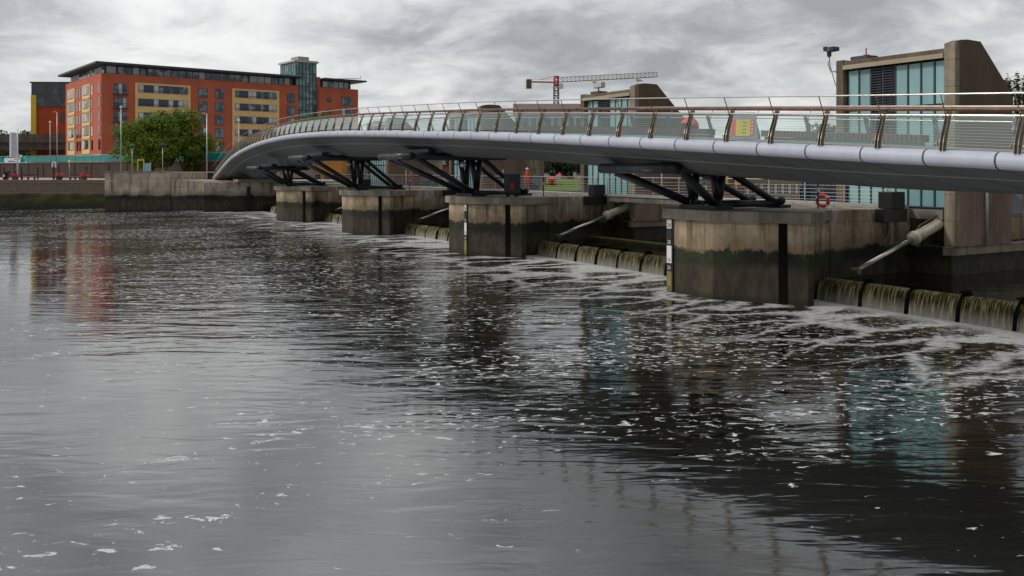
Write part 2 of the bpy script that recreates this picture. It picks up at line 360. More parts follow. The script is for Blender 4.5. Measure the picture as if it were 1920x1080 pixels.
def veil():
    m, nt, b = newmat('falling_water'); setc(b, (.3, .25, .14), .55, 0, .15)
    t = nn(nt, 'ShaderNodeTexCoord')
    n = noise(nt, t.outputs['Object'], 11, 4, .65, .12, mapscale=(.25, 1.6, .10)); n2 = noise(nt, t.outputs['Object'], 1.3, 3, .6)
    sp = nn(nt, 'ShaderNodeSeparateXYZ'); lk(nt, t.outputs['Object'], sp.inputs[0])
    c = mixc(nt, mapr(nt, n, .45, .56), (.022, .019, .006), (.19, .155, .045))
    c = mixc(nt, mapr(nt, n, .56, .66), c, (.50, .44, .32))
    low = mapr(nt, mth(nt, 'ADD', sp.outputs[2], mth(nt, 'MULTIPLY', n, .6)), .85, .25)
    c = mixc(nt, mth(nt, 'MULTIPLY', low, .6), c, (.50, .49, .46))
    lk(nt, c, b.inputs['Base Color']); bump(nt, b, n, .7, .06); M['falling_water'] = m
veil()

def slime():
    m, nt, b = newmat('step_stone'); setc(b, (.2, .16, .12), .85)
    g = nn(nt, 'ShaderNodeNewGeometry'); P = g.outputs['Position']; sp = nn(nt, 'ShaderNodeSeparateXYZ'); lk(nt, P, sp.inputs[0])
    n = noise(nt, P, .35, 5, .65); n2 = noise(nt, P, 3, 4, .6)
    c = mixc(nt, mapr(nt, n2, .3, .7), (.10, .075, .052), (.22, .17, .13))
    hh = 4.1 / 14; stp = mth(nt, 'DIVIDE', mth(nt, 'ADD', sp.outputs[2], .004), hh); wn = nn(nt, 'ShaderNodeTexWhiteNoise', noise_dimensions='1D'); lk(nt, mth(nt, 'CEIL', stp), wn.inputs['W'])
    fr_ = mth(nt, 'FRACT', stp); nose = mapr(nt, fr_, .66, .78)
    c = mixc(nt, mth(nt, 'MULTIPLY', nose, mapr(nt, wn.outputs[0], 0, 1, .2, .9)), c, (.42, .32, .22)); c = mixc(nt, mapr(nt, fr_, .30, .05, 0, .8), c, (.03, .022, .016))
    z = mth(nt, 'ADD', sp.outputs[2], mth(nt, 'MULTIPLY', mth(nt, 'SUBTRACT', n, .5), .9))
    lo = mixc(nt, mapr(nt, n, .4, .6), (.03, .03, .008), (.085, .085, .012))
    c = mixc(nt, mapr(nt, z, 2.15, 1.8), c, lo); c = mixc(nt, mapr(nt, sp.outputs[2], 1.0, .2), c, (.015, .018, .007))
    lk(nt, c, b.inputs['Base Color']); M['step_stone'] = m
slime()

# ------------------------------------------------------------------ mesh helpers
class MB:
    def __init__(s): s.v = []; s.f = []; s.uv = None
    def add(s, vs, fs):
        o = len(s.v); s.v += [tuple(x) for x in vs]; s.f += [tuple(i + o for i in f) for f in fs]
    def box(s, x0, x1, y0, y1, z0, z1):
        s.add([(x0, y0, z0), (x1, y0, z0), (x1, y1, z0), (x0, y1, z0), (x0, y0, z1), (x1, y0, z1), (x1, y1, z1), (x0, y1, z1)],
              [(0, 3, 2, 1), (4, 5, 6, 7), (0, 1, 5, 4), (1, 2, 6, 5), (2, 3, 7, 6), (3, 0, 4, 7)]); return s
    def prism(s, poly, z0, z1):
        n = len(poly)
        s.add([(x, y, z0) for x, y in poly] + [(x, y, z1) for x, y in poly],
              [tuple(range(n - 1, -1, -1)), tuple(range(n, 2 * n))] + [(i, (i + 1) % n, n + (i + 1) % n, n + i) for i in range(n)]); return s
    def path(s, pts, r, n=8, cap=True, r2=None):
        pts = [Vector(p) for p in pts]; m = len(pts); rings = []
        up = Vector((0, 0, 1))
        for i, p in enumerate(pts):
            t = (pts[min(i + 1, m - 1)] - pts[max(i - 1, 0)]).normalized()
            a = t.cross(up) if abs(t.z) < .95 else t.cross(Vector((1, 0, 0)))
            a.normalize(); b = a.cross(t)
            rr = r if r2 is None else r + (r2 - r) * i / (m - 1)
            rings.append([p + a * (math.cos(2 * math.pi * k / n) * rr) + b * (math.sin(2 * math.pi * k / n) * rr) for k in range(n)])
        vs = [q for ring in rings for q in ring]; fs = []
        for i in range(m - 1):
            for k in range(n): fs.append((i * n + k, i * n + (k + 1) % n, (i + 1) * n + (k + 1) % n, (i + 1) * n + k))
        if cap: fs += [tuple(range(n - 1, -1, -1)), tuple((m - 1) * n + k for k in range(n))]
        s.add(vs, fs); return s
    def tube(s, a, b, r, n=8, r2=None): return s.path([a, b], r, n, True, r2)
    def ball(s, c, r, sz=1., n=8, m=5):
        vs = [(c[0], c[1], c[2] + r * sz)]; fs = []
        for j in range(1, m):
            ph = math.pi * j / m
            for k in range(n):
                th = 2 * math.pi * k / n; vs.append((c[0] + r * math.sin(ph) * math.cos(th), c[1] + r * math.sin(ph) * math.sin(th), c[2] + r * sz * math.cos(ph)))
        vs.append((c[0], c[1], c[2] - r * sz)); L = len(vs) - 1
        for k in range(n): fs.append((0, 1 + k, 1 + (k + 1) % n)); fs.append((L, 1 + (m - 2) * n + (k + 1) % n, 1 + (m - 2) * n + k))
        for j in range(m - 2):
            for k in range(n): fs.append((1 + j * n + k, 1 + (j + 1) * n + k, 1 + (j + 1) * n + (k + 1) % n, 1 + j * n + (k + 1) % n))
        s.add(vs, fs); return s
    def build(s, name, mat, parent=None, smooth=False, bevel=0., loc=None):
        me = bpy.data.meshes.new(name); me.from_pydata(s.v, [], s.f); me.update()
        if s.uv:
            ul = me.uv_layers.new(name='UVMap')
            for l in me.loops: ul.data[l.index].uv = s.uv[l.vertex_index]
        mats = mat if isinstance(mat, (list, tuple)) else [mat]
        for m in mats: me.materials.append(M[m])
        bm = bmesh.new(); bm.from_mesh(me); bmesh.ops.recalc_face_normals(bm, faces=bm.faces); bm.to_mesh(me); bm.free()
        o = bpy.data.objects.new(name, me); COL.objects.link(o)
        if parent: o.parent = parent
        if loc: o.location = loc
        if smooth:
            for p in me.polygons: p.use_smooth = True
        if bevel:
            b = o.modifiers.new('bevel', 'BEVEL'); b.width = bevel; b.segments = 2; b.limit_method = 'ANGLE'
        return o
def tag(o, label=None, cat=None, group=None, kind=None):
    if label: o['label'] = label
    if cat: o['category'] = cat
    if group: o['group'] = group
    if kind: o['kind'] = kind
    return o
def thing(name, label, cat, loc=(0, 0, 0), rz=0., group=None):
    o = bpy.data.objects.new(name, None); COL.objects.link(o); o.location = loc; o.rotation_euler = (0, 0, rz); o.empty_display_size = .3
    return tag(o, label, cat, group)
def kids(o): return [c for c in bpy.data.objects if c.parent == o]
def dup(o, label=None, parent=None, **kw):
    c = o.copy(); COL.objects.link(c); c.parent = parent
    for k, v in kw.items(): setattr(c, k, v)
    if label: c['label'] = label
    for ch in kids(o): dup(ch, None, c)
    return c
C30, S30 = math.cos(R(30)), math.sin(R(30))
def W(v, u, z=0.): return Vector((C30 * v - S30 * u, S30 * v + C30 * u, z))
def struct(mb, name, mat): return tag(mb.build(name, mat), kind='structure')

# ------------------------------------------------------------------ water and ground
mb = MB(); a, b_, c_, d_ = W(-160, -60), W(30.45, -60), W(30.45, 400), W(-160, 400)
mb.add([a, b_, c_, d_], [(0, 1, 2, 3)]); struct(mb, 'river_water', 'river_water')
mb = MB(); mb.add([W(30.45, -60, .85), W(900, -60, .85), W(900, 124.5, .85), W(30.45, 124.5, .85)], [(0, 1, 2, 3)]); struct(mb, 'upper_pool_water', 'pool_water')
# river bed keeps everything closed beneath the water
mb = MB(); mb.add([(-2500, -300, -1.5), (2500, -300, -1.5), (2500, 4000, -1.5), (-2500, 4000, -1.5)], [(0, 1, 2, 3)]); struct(mb, 'ground', 'green_soil')
# far promenade (behind the quay wall and the steps)
mb = MB(); mb.box(-600, -56.3, 134.1, 210, -1.2, 4.1); mb.box(-56.3, -30, 134.1, 210, -1.2, 4.05)
struct(mb, 'promenade', 'pink_paving')
# upper terrace the flats stand on
tA, tB = Vector((-107.6, 185)), Vector((-38, 134.5))
mb = MB(); dirT = (tB - tA).normalized(); tL = tA - dirT * 300
mb.prism([(tL.x, tL.y + .6), (tB.x, tB.y + .6), (tB.x + 60, 330), (tL.x, 700)], 4.3, 6.85); struct(mb, 'terrace_ground', 'paving')
# far bank of the upstream pool
mb = MB(); p = [W(30, 124.6), W(900, 124.6), W(900, 700), W(30, 700)]; mb.prism([(q.x, q.y) for q in p], -1.2, 2.6); struct(mb, 'bank_ground', 'green_soil')
# steps down to the river
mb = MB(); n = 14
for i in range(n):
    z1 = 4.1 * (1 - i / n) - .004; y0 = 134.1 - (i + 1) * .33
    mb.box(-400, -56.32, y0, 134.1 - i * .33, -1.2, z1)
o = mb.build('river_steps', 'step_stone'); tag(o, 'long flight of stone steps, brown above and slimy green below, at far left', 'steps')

# quay block
q = thing('quay_wall', 'weathered grey concrete quay block with a mossy tide line, beside the steps', 'wall', (-56, 121, 0))
MB().prism([(0, 0), (9.0, 0), (9.0, 14), (-.3, 14)], -1.2, 5.3).build('high_wall', 'quay_concrete', q, bevel=.05)
MB().prism([(9.02, .03), (34, .03), (34, 14), (9.02, 14)], -1.2, 4.12).build('low_wall', 'quay_concrete', q, bevel=.05)
MB().box(-.25, 9.05, -.12, .5, 5.3, 5.42).build('coping', 'cap_concrete', q)
# bridge abutment
q = thing('bridge_abutment', 'concrete abutment carrying the far end of the footbridge, with recess shade painted black', 'abutment', W(26, 122, 0), R(30))
MB().prism([(-3, 0), (8, -2.5), (8, 6), (-1.5, 8)], -1.2, 3.95).build('body', 'quay_concrete', q, bevel=.05)
MB().box(.8, 7.5, -3.2, -.2, 3.98, 4.35).build('bearing_shelf', 'cap_concrete', q)
MB().box(2.4, 2.75, -1.6, -.6, -.5, 3.3).build('groove_shade', 'black_plastic', q)  # black slab on the face, painted in place of shade inside the recess

# ------------------------------------------------------------------ footbridge
def hermite(tab):
    xs = [t[0] for t in tab]; ys = [t[1] for t in tab]; n = len(xs)
    ms = []
    for i in range(n):
        if i == 0: ms.append((ys[1] - ys[0]) / (xs[1] - xs[0]))
        elif i == n - 1: ms.append((ys[-1] - ys[-2]) / (xs[-1] - xs[-2]))
        else: ms.append((ys[i + 1] - ys[i - 1]) / (xs[i + 1] - xs[i - 1]))
    def f(x):
        x = min(max(x, xs[0]), xs[-1]); i = 0
        while i < n - 2 and x > xs[i + 1]: i += 1
        h = xs[i + 1] - xs[i]; t = (x - xs[i]) / h
        return (2 * t**3 - 3 * t**2 + 1) * ys[i] + (t**3 - 2 * t**2 + t) * h * ms[i] + (-2 * t**3 + 3 * t**2) * ys[i + 1] + (t**3 - t**2) * h * ms[i + 1]
    return f
ze = hermite([(-12, 4.2), (0, 5.1), (13, 5.96), (17, 6.19), (23.4, 6.58), (31, 7.03), (40.5, 7.55), (47, 7.85), (56, 8.24), (65, 8.56), (75, 8.76), (83, 8.78), (94, 8.55), (104, 8.0), (112, 7.3), (120, 6.3), (128, 5.2), (134, 4.6)])
def _ve(u): return 21.4 + (u - 47)**2 / 1300
ve = hermite([(u, _ve(u)) for u in range(-12, 90, 6)] + [(94, 23.1), (104, 23.75), (112, 24.3), (120, 25.0), (128, 25.8), (134, 26.5)])
kd = hermite([(-12, 1.0), (14, 1.15), (19, 1.30), (31, 1.40), (46, 1.36), (53, 1.45), (63, 1.65), (78, 1.70), (86, 1.65), (97, 1.60), (112, 1.3), (128, 1.25), (134, 1.2)])
bd = hermite([(-12, .1), (30, .15), (60, .3), (75, .45), (90, .9), (96, 1.1), (112, 1.0), (134, .3)])
def BP(u, a, dz):
    """point on the bridge: a metres in from the downstream edge, dz above the top of the fascia"""
    e = .01; dv = (ve(u + e) - ve(u - e)) / (2 * e); L = math.hypot(1, dv)
    return W(ve(u) + a / L, u - a * dv / L, ze(u) + dz)
U0, U1 = -10, 133
br = thing('footbridge', 'long curving pedestrian bridge in pale grey metal with a glazed bronze parapet', 'bridge')
def section(u):
    k, b2 = kd(u), bd(u)
    return [(.34, .0, 0), (.2, 0, .14), (.08, -.045, .27), (.01, -.13, .38), (-.015, -.23, .48), (.0, -.33, .58), (.07, -.42, .70), (.2, -.47, .84), (1.5, -.47 - (k - .47) * .52, 2.1), (2.3, -.47 - (k - .47) * .84, 2.9), (2.9, -k, 3.5), (3.5, -k - b2 * .7, 4.3), (4.6, -k - b2, 5.4), (5.7, -k - b2 * .7, 6.5), (6.4, -k, 7.2), (7.9, -.42, 8.9), (8.15, -.3, 9.2), (8.2, -.12, 9.4), (8.1, 0, 9.55)]
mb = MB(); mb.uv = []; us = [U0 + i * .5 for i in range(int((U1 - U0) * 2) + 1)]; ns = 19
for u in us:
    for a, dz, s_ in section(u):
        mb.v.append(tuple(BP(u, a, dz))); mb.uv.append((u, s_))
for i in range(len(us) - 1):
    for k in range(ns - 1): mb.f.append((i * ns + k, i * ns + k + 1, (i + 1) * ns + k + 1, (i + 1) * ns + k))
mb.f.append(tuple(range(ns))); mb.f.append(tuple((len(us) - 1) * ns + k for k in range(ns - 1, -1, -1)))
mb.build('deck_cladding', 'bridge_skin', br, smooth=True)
mb = MB(); us2 = [U0 + i for i in range(U1 - U0 + 1)]
def strip(prof, us, closed=True):
    m = MB(); n = len(prof)
    for u in us:
        for a, dz in prof: m.v.append(tuple(BP(u, a, dz)))
    for i in range(len(us) - 1):
        for k in range(n if closed else n - 1): m.f.append((i * n + k, i * n + (k + 1) % n, (i + 1) * n + (k + 1) % n, (i + 1) * n + k))
    if closed: m.f.append(tuple(range(n))); m.f.append(tuple((len(us) - 1) * n + k for k in range(n - 1, -1, -1)))
    return m
strip([(.34, -.04), (8.1, -.04), (8.1, .02), (.34, .02)], us2).build('walkway', 'deck_floor', br)
def rail(a, dz, r, name, mat, u0=U0, u1=U1, n=8, step=1.):
    k = int((u1 - u0) / step); pts = [BP(u0 + i * step, a, dz) for i in range(k + 1)]
    return MB().path(pts, r, n).build(name, mat, br, smooth=True)
def woodmat():
    m, nt, b = newmat('hardwood'); setc(b, (.12, .04, .02), .35, 0, .5)
    g = nn(nt, 'ShaderNodeNewGeometry'); n_ = noise(nt, g.outputs['Position'], 3, 4, .6)
    lk(nt, mixc(nt, mapr(nt, n_, .35, .65), (.10, .035, .018), (.20, .075, .035)), b.inputs['Base Color']); M['hardwood'] = m
woodmat()
rail(.02, 1.52, .024, 'top_rail', 'steel_rail'); rail(.44, 1.13, .062, 'handrail', 'hardwood')
rail(.38, .95, .038, 'glass_rail', 'steel_rail')
rail(8.18, 1.52, .022, 'top_rail', 'steel_rail'); rail(7.78, 1.13, .055, 'handrail', 'hardwood'); rail(7.84, .97, .028, 'glass_rail', 'steel_rail')
# baluster: a pair of cranked bronze plates with a raking stem
def plate_pts(sgn=1, base=0.):
    return [(.10, -.03, .13), (.13, .2, .125), (.20, .45, .11), (.30, .70, .095), (.38, .92, .085), (.44, 1.06, .075)]
def baluster(u, mirror=False, mat='bronze'):
    m = MB(); A = (lambda a: 8.2 - a) if mirror else (lambda a: a)
    for du in (-.05, .05):
        pts = plate_pts(); n = len(pts); vs = []
        for a, z, w_ in pts:
            for ss in (-1, 1):
                for t in (-.011, .011): vs.append(BP(u + du + t, A(a + ss * w_ / 2 + (.02 if ss > 0 else 0)), z))
        fs = []
        for i in range(n - 1):
            o_ = i * 4; p_ = o_ + 4
            fs += [(o_, o_ + 1, p_ + 1, p_), (o_ + 2, p_ + 2, p_ + 3, o_ + 3), (o_, p_, p_ + 2, o_ + 2), (o_ + 1, o_ + 3, p_ + 3, p_ + 1)]
        fs += [(0, 2, 3, 1), ((n - 1) * 4, (n - 1) * 4 + 1, (n - 1) * 4 + 3, (n - 1) * 4 + 2)]
        m.add(vs, fs)
    m.tube(BP(u, A(.36), .72), BP(u, A(.02), 1.52), .017, 6)
    m.tube(BP(u, A(.40), 1.0), BP(u, A(.44), 1.13), .02, 6)
    m.tube(BP(u - .17, A(.14), .16), BP(u + .17, A(.14), .16), .014, 6); m.tube(BP(u - .17, A(.36), .90), BP(u + .17, A(.36), .90), .014, 6)
    return m
# one bronze baluster every two metres on the downstream side
for i in range(71):
    u = U0 + 1 + i * 2.0
    o = baluster(u).build('baluster', 'bronze', br)
    e = MB()
    for du in (-.05, .05):
        pts = [BP(u + du, a - w_ / 2 - .005, z) for a, z, w_ in plate_pts()]
        e.path(pts, .013, 4)
    for dz, a in ((.16, .13), (.90, .35)):
        for du in (-.17, .17): e.ball(BP(u + du, a - .02, dz), .026, 1, 6, 4)
    e.build('edge_trim', 'bronze_edge', o)
for i in range(28):
    u = 8.2 + i * 2.95; baluster(u, True).build('baluster', 'far_steel', br)
# glass infill, one panel a bay
for i in range(70):
    u0, u1 = U0 + 1 + i * 2 + .12, U0 + 3 + i * 2 - .12; m = MB()
    P0 = [BP(u0, .10, .08), BP(u1, .10, .08), BP(u1, .33, .93), BP(u0, .33, .93)]; P1 = [BP(u0, .122, .08), BP(u1, .122, .08), BP(u1, .352, .93), BP(u0, .352, .93)]
    m.add(P0, [(0, 1, 2, 3)])
    m.build('glass_panel', 'parapet_glass', br)
m = MB()
for k in range(8):
    dz = .12 + k * .105; pts = [BP(U0 + i * 2, 8.1 - dz * .3, dz) for i in range(62)]; m.path(pts, .006, 4)
m.build('wire_infill', 'steel_rail', br)
# timber benches along the upstream parapet
for k, (ua, ub, lab) in enumerate(((19.9, 27.5, 'slatted timber bench on the bridge deck right of the yellow information panel'), (30.8, 47, 'long slatted timber bench on the bridge deck left of the yellow information panel'))):
    b0 = thing('deck_bench', lab, 'bench', BP(ua, 6.8, .02), 0, 'timber benches on the bridge deck')
    iv = lambda p_: p_ - b0.location
    m = MB(); n_ = int((ub - ua) / .19)
    for i in range(n_):
        u = ua + i * .19
        q0 = [iv(BP(u, 6.75, .16)), iv(BP(u + .15, 6.75, .16)), iv(BP(u + .15, 7.3, .16)), iv(BP(u, 7.3, .16))]; q1 = [p_ + Vector((0, 0, .27)) for p_ in q0]
        m.add(q0 + q1, [(0, 3, 2, 1), (4, 5, 6, 7), (0, 1, 5, 4), (1, 2, 6, 5), (2, 3, 7, 6), (3, 0, 4, 7)])
    m.build('seat', 'timber_slat', b0)
    uu = [ua + .1 + i * (ub - ua - .2) / 10 for i in range(11)]; m = strip([(6.9, .0), (7.2, .0), (7.2, .15), (6.9, .15)], uu); m.v = [tuple(Vector(x) - b0.location) for x in m.v]
    m.build('plinth', 'teal_kick', b0)

# ------------------------------------------------------------------ information panel on the deck
o = BP(26.45, 4.6, .02); p0 = thing('information_sign', 'grey leaning information panel with a yellow and red poster on the bridge deck', 'sign', o, R(-22))
m = MB(); m.add([(-.62, -.08, 0), (.62, -.08, 0), (.62, .08, 0), (-.62, .08, 0), (-.5, .22, 1.12), (.46, .22, 1.12), (.46, .32, 1.12), (-.5, .32, 1.12)], [(0, 3, 2, 1), (4, 5, 6, 7), (0, 1, 5, 4), (1, 2, 6, 5), (2, 3, 7, 6), (3, 0, 4, 7)])
m.build('housing', 'info_grey', p0, bevel=.02)
def slab_on_panel(x0, x1, z0, z1, name, mat, lift=.012):
    f_ = lambda x, z: (x, -.08 + .30 * z / 1.12 - lift, z)
    g_ = lambda x, z: (x, -.08 + .30 * z / 1.12 - lift + .008, z)
    mm = MB(); mm.add([f_(x0, z0), f_(x1, z0), f_(x1, z1), f_(x0, z1), g_(x0, z0), g_(x1, z0), g_(x1, z1), g_(x0, z1)], [(0, 1, 2, 3), (4, 7, 6, 5), (0, 4, 5, 1), (1, 5, 6, 2), (2, 6, 7, 3), (3, 7, 4, 0)]); return mm.build(name, mat, p0)
slab_on_panel(-.46, .44, .16, .82, 'poster', 'umbrella_red'); slab_on_panel(-.29, .29, .14, .83, 'poster_centre', 'yellow', .024)
for i in range(4):
    slab_on_panel(-.18, -.10, .24 + .14 * i, .30 + .14 * i, 'poster_mark', 'hivis', .034); slab_on_panel(.33, .40, .24 + .14 * i, .31 + .14 * i, 'poster_mark', 'banner_white', .034)
    slab_on_panel(-.03, .13, .26 + .14 * i, .29 + .14 * i, 'poster_mark', 'bronze', .034)

# ------------------------------------------------------------------ weir piers, supports, control buildings, rams
PU = [29.7, 52.5, 74.4, 96.3]
CAPZ = 3.8
def half(poly):  # symmetric outline in (v, du): give the near half
    return poly + [(v, -d) for v, d in reversed(poly)]
cap_o = [(25.95, -1.55), (28.1, -5.1), (28.75, -5.1), (30.6, -3.72), (31.0, -3.7), (31.0, 3.6), (28.1, 3.95), (25.95, 1.55)]
bod_o = [(26.2, -1.45), (28.25, -4.8), (28.55, -4.85), (28.8, -3.6), (30.95, -3.6), (30.95, 3.4), (28.25, 3.7), (26.2, 1.45)]
# (local axes: x = upstream, y = across the river away from the camera)
pier_labels = ['nearest, largest concrete weir pier, with a depth gauge on its left edge',
               'second nearest concrete weir pier, with a smaller depth gauge and a rust brown tide line',
               'third nearest concrete weir pier, pale with a white run of lime at its right corner',
               'farthest concrete weir pier, small and square beside the bridge abutment']
sup_labels = ['black tubular truss under the bridge on the nearest pier', 'black tubular truss under the bridge on the second nearest pier',
              'black tubular truss under the bridge on the third nearest pier', 'black tubular truss under the bridge on the farthest pier']
tow_labels = ['large glazed control building with a sloping ribbed concrete wall, upstream of the nearest pier',
              'control building whose roof and ribbed wall show above the middle of the bridge parapet',
              'control building seen between the trusses, its glass left of a brown ribbed wall',
              'small teal glazed control building seen under the bridge, farthest along the weir']
ram_labels = ['pale hydraulic ram slanting down to the nearest weir gate at the right', 'pale hydraulic ram slanting to the gate between the two nearest piers',
              'thin pale hydraulic ram left of the second nearest pier', 'small hydraulic ram left of the third nearest pier']
CHZ = [5.60, 6.42, 6.60, 5.78]; TIP = [23.3, 21.7, 21.9, 23.4]
def text(parent, s, size, loc, rot, mat, name='numeral'):
    cu = bpy.data.curves.new(name, 'FONT'); cu.body = s; cu.size = size; cu.align_x = 'CENTER'; cu.align_y = 'CENTER'; cu.extrude = .002
    t = bpy.data.objects.new(name, cu); me = bpy.data.meshes.new_from_object(t); bpy.data.objects.remove(t)
    o = bpy.data.objects.new(name, me); me.materials.append(M[mat]); COL.objects.link(o); o.parent = parent; o.location = loc; o.rotation_euler = rot; return o
plain('gauge_black', (.012, .014, .022), .5); plain('gauge_yellow', (.19, .19, .05), .6); plain('gauge_red', (.5, .03, .08), .6)
for i, pu in enumerate(PU):
    L0 = W(0, pu, 0)
    pr = thing('weir_pier', pier_labels[i], 'pier', L0, R(30), 'concrete piers of the weir')
    MB().prism(bod_o, -1.2, 3.33 if True else 0).build('pier_body', 'pier_concrete', pr, bevel=.04)
    MB().prism(cap_o, 3.34, CAPZ).build('pier_cap', 'cap_concrete', pr, bevel=.03)
    # stained upstream wall up to deck level
    MB().prism([(30.96, -3.62), (36.3, -3.66), (36.3, 3.66), (30.96, 3.62)], -1.2, 3.78).build('wall_top', 'stained_concrete', pr, bevel=.03)
    # stop-log slot as a surface strip, its inner shade painted black
    a_, b2 = Vector((27.66, -3.83)), Vector((27.92, -4.25)); 
    g = MB(); dn_ = Vector((-.86, -.51)) 
    g.prism([(27.35, -3.38), (27.55, -3.72), (27.75, -3.62), (27.55, -3.28)], -1, 3.32)
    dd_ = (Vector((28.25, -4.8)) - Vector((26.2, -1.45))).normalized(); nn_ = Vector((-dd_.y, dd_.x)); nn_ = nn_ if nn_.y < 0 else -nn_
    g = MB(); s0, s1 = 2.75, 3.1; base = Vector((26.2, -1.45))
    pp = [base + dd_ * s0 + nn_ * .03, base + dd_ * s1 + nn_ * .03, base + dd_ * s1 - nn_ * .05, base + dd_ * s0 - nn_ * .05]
    g.prism([(q_.x, q_.y) for q_ in pp], -1, 3.32); g.build('groove_shade', 'shade_and_divider_black', pr)
    if i < 2:
        x_ = 26.2 - .03; gp = MB(); gy = (1.28, -1.18)[i]; gp.box(x_ - .04, x_, gy - .22, gy + .2, -.6, 3.3).build('gauge_board', 'black_plastic', pr)
        segs = [(2.88, 3.28, 'white_paint', '28', 'gauge_red'), (2.02, 2.86, 'gauge_black', '28', 'banner_white'), (1.22, 2.0, 'white_paint', '26', 'gauge_red'), (.42, 1.2, 'gauge_black', '24', 'banner_white'), (-.3, .40, 'gauge_yellow', '22', 'gauge_black')]
        zs = [(2.86, 3.28), (2.02, 2.84), (1.18, 2.0), (.34, 1.16), (-.5, .32)]
        for (z0, z1), sg in zip([(2.88, 3.28), (2.12, 2.86), (1.32, 2.10), (.96, 1.30), (.05, .94)], segs):
            MB().box(x_ - .055, x_ - .04, gy - .15, gy + .17, z0, z1).build('gauge_segment', sg[2], pr)
            text(pr, sg[3], .24, (x_ - .062, gy + .01, z0 + .14), (R(90), 0, R(-90)), sg[4])
    # ---------------- truss support
    zc = CHZ[i]
    sp_ = thing('truss_support', sup_labels[i], 'truss', L0, R(30), 'black tubular trusses carrying the bridge')
    zb = CAPZ + .22
    tv = TIP[i]
    MB().tube((tv, -2.6, zc), (tv, 2.6, zc), .22, 14).build('cross_tube', 'black_steel', sp_, smooth=True)
    MB().tube((28.9, -1.6, zc), (28.9, 1.6, zc), .2, 12).build('cross_tube', 'black_steel', sp_, smooth=True)
    MB().tube((tv, -1.9, zc), (tv, 1.2, zc), .228, 14).build('sleeve', 'dark_steel', sp_, smooth=True)
    for y in (-1, 1):
        MB().tube((tv, y * 2.3, zc), (28.9, y * 1.2, zc), .23, 12).build('chord', 'black_steel', sp_, smooth=True)
        MB().tube((tv + .5, y * 2.2, zc - .15), (27.0, y * .75, zb), .185, 12).build('strut', 'black_steel', sp_, smooth=True)
        MB().tube((27.4, y * .95, zc - .05), (30.7, y * .8, zb), .16, 12).build('back_strut', 'black_steel', sp_, smooth=True)
        for vx in (26.75, 27.35):
            MB().tube((27.15, y * .78, zb), (vx, y * .85, zc - .1), .17, 12).build('prop', 'black_steel', sp_, smooth=True)
    MB().tube((27.2, -.8, zb), (30.9, -.8, zb), .15, 10).build('tie', 'dark_steel', sp_, smooth=True)
    MB().tube((27.2, .8, zb), (30.9, .8, zb), .12, 10).build('tie', 'dark_steel', sp_, smooth=True)
    m = MB(); m.box(26.6, 27.7, -1.15, 1.15, CAPZ + .004, CAPZ + .18); m.box(30.5, 31.2, -1.2, 1.2, CAPZ + .004, CAPZ + .14)
    for y in (-.9, -.45, 0, .45, .9): m.box(26.9, 27.0, y - .05, y + .05, CAPZ + .18, CAPZ + .33)
    m.ball((30.9, -.9, CAPZ + .33), .2); m.ball((30.9, .9, CAPZ + .33), .2); m.ball((27, -.78, CAPZ + .3), .3); m.ball((27, .78, CAPZ + .3), .3)
    m.build('base_plate', 'black_steel', sp_)
    MB().box(tv + 1.3, tv + 1.9, -2.2, 2.2, zc + .2, zc + .45).build('bearing_beam', 'black_steel', sp_)
    MB().box(26.9, 28.2, -2.4, 2.4, zc + .2, zc + .5 + bd(pu) * .3).build('bearing_beam', 'black_steel', sp_)
    # ---------------- service light hanging under the truss
    lt = thing('service_light', 'round grey floodlight hung under the truss of the %s pier' % ('nearest', 'second nearest', 'third nearest', 'farthest')[i], 'lamp', W(25.8, pu - 1.5, zc - .2), R(30), 'floodlights under the trusses')
    MB().tube((0, 0, 0), (0, 0, -.2), .03, 6).build('bracket', 'black_steel', lt); MB().tube((-.1, -.12, -.3), (.12, .1, -.38), .2, 12, .14).build('housing', 'galvanised', lt, smooth=True)
    # ---------------- control building
    tw = thing('control_building', tow_labels[i], 'building', L0, R(30), 'weir control buildings')
    MB().prism([(36.32, -5.72), (44.3, -5.72), (44.3, 5.4), (36.32, 5.4)], -1.2, 2.1).build('plinth', 'pier_concrete', tw, bevel=.06)
    MB().box(36.7, 44.0, -3.5, .4, 2.1, 3.72).build('base_wall', 'stained_concrete', tw)
    MB().box(36.33, 36.6, -5.26, .8, 3.3, 3.74).build('sill', 'cap_concrete', tw)
    MB().box(36.28, 44.4, -5.76, -5.3, 1.72, 2.115).build('ledge', 'pale_concrete', tw, bevel=.02)
    # fin walls (outline in v,z; thickness across)
    def fin(d0, d1, mat, x0=36.55, zt=11.35):
        prof = [(x0, 2.12), (x0, zt - .12), (x0 + .35, zt - .02), (x0 + .8, zt + .02), (38.3, zt), (40.75, 9.1 - (11.35 - zt)), (40.75, 2.12)]
        mm = MB(); n_ = len(prof); mm.add([(v_, d0, z_) for v_, z_ in prof] + [(v_, d1, z_) for v_, z_ in prof], [tuple(range(n_)), tuple(range(2 * n_ - 1, n_ - 1, -1))] + [(k, k + n_, (k + 1) % n_ + n_, (k + 1) % n_) for k in range(n_)])
        return mm
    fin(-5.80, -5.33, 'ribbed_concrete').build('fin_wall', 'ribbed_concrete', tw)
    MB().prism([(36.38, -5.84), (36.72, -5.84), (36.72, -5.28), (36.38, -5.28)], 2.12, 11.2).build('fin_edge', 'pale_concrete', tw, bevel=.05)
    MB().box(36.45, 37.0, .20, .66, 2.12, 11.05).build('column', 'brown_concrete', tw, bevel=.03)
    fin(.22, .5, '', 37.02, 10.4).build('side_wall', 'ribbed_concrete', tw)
    MB().box(40.8, 43.6, -4.9, .5, 2.12, 7.2).build('rear_block', 'stained_concrete', tw, bevel=.04)
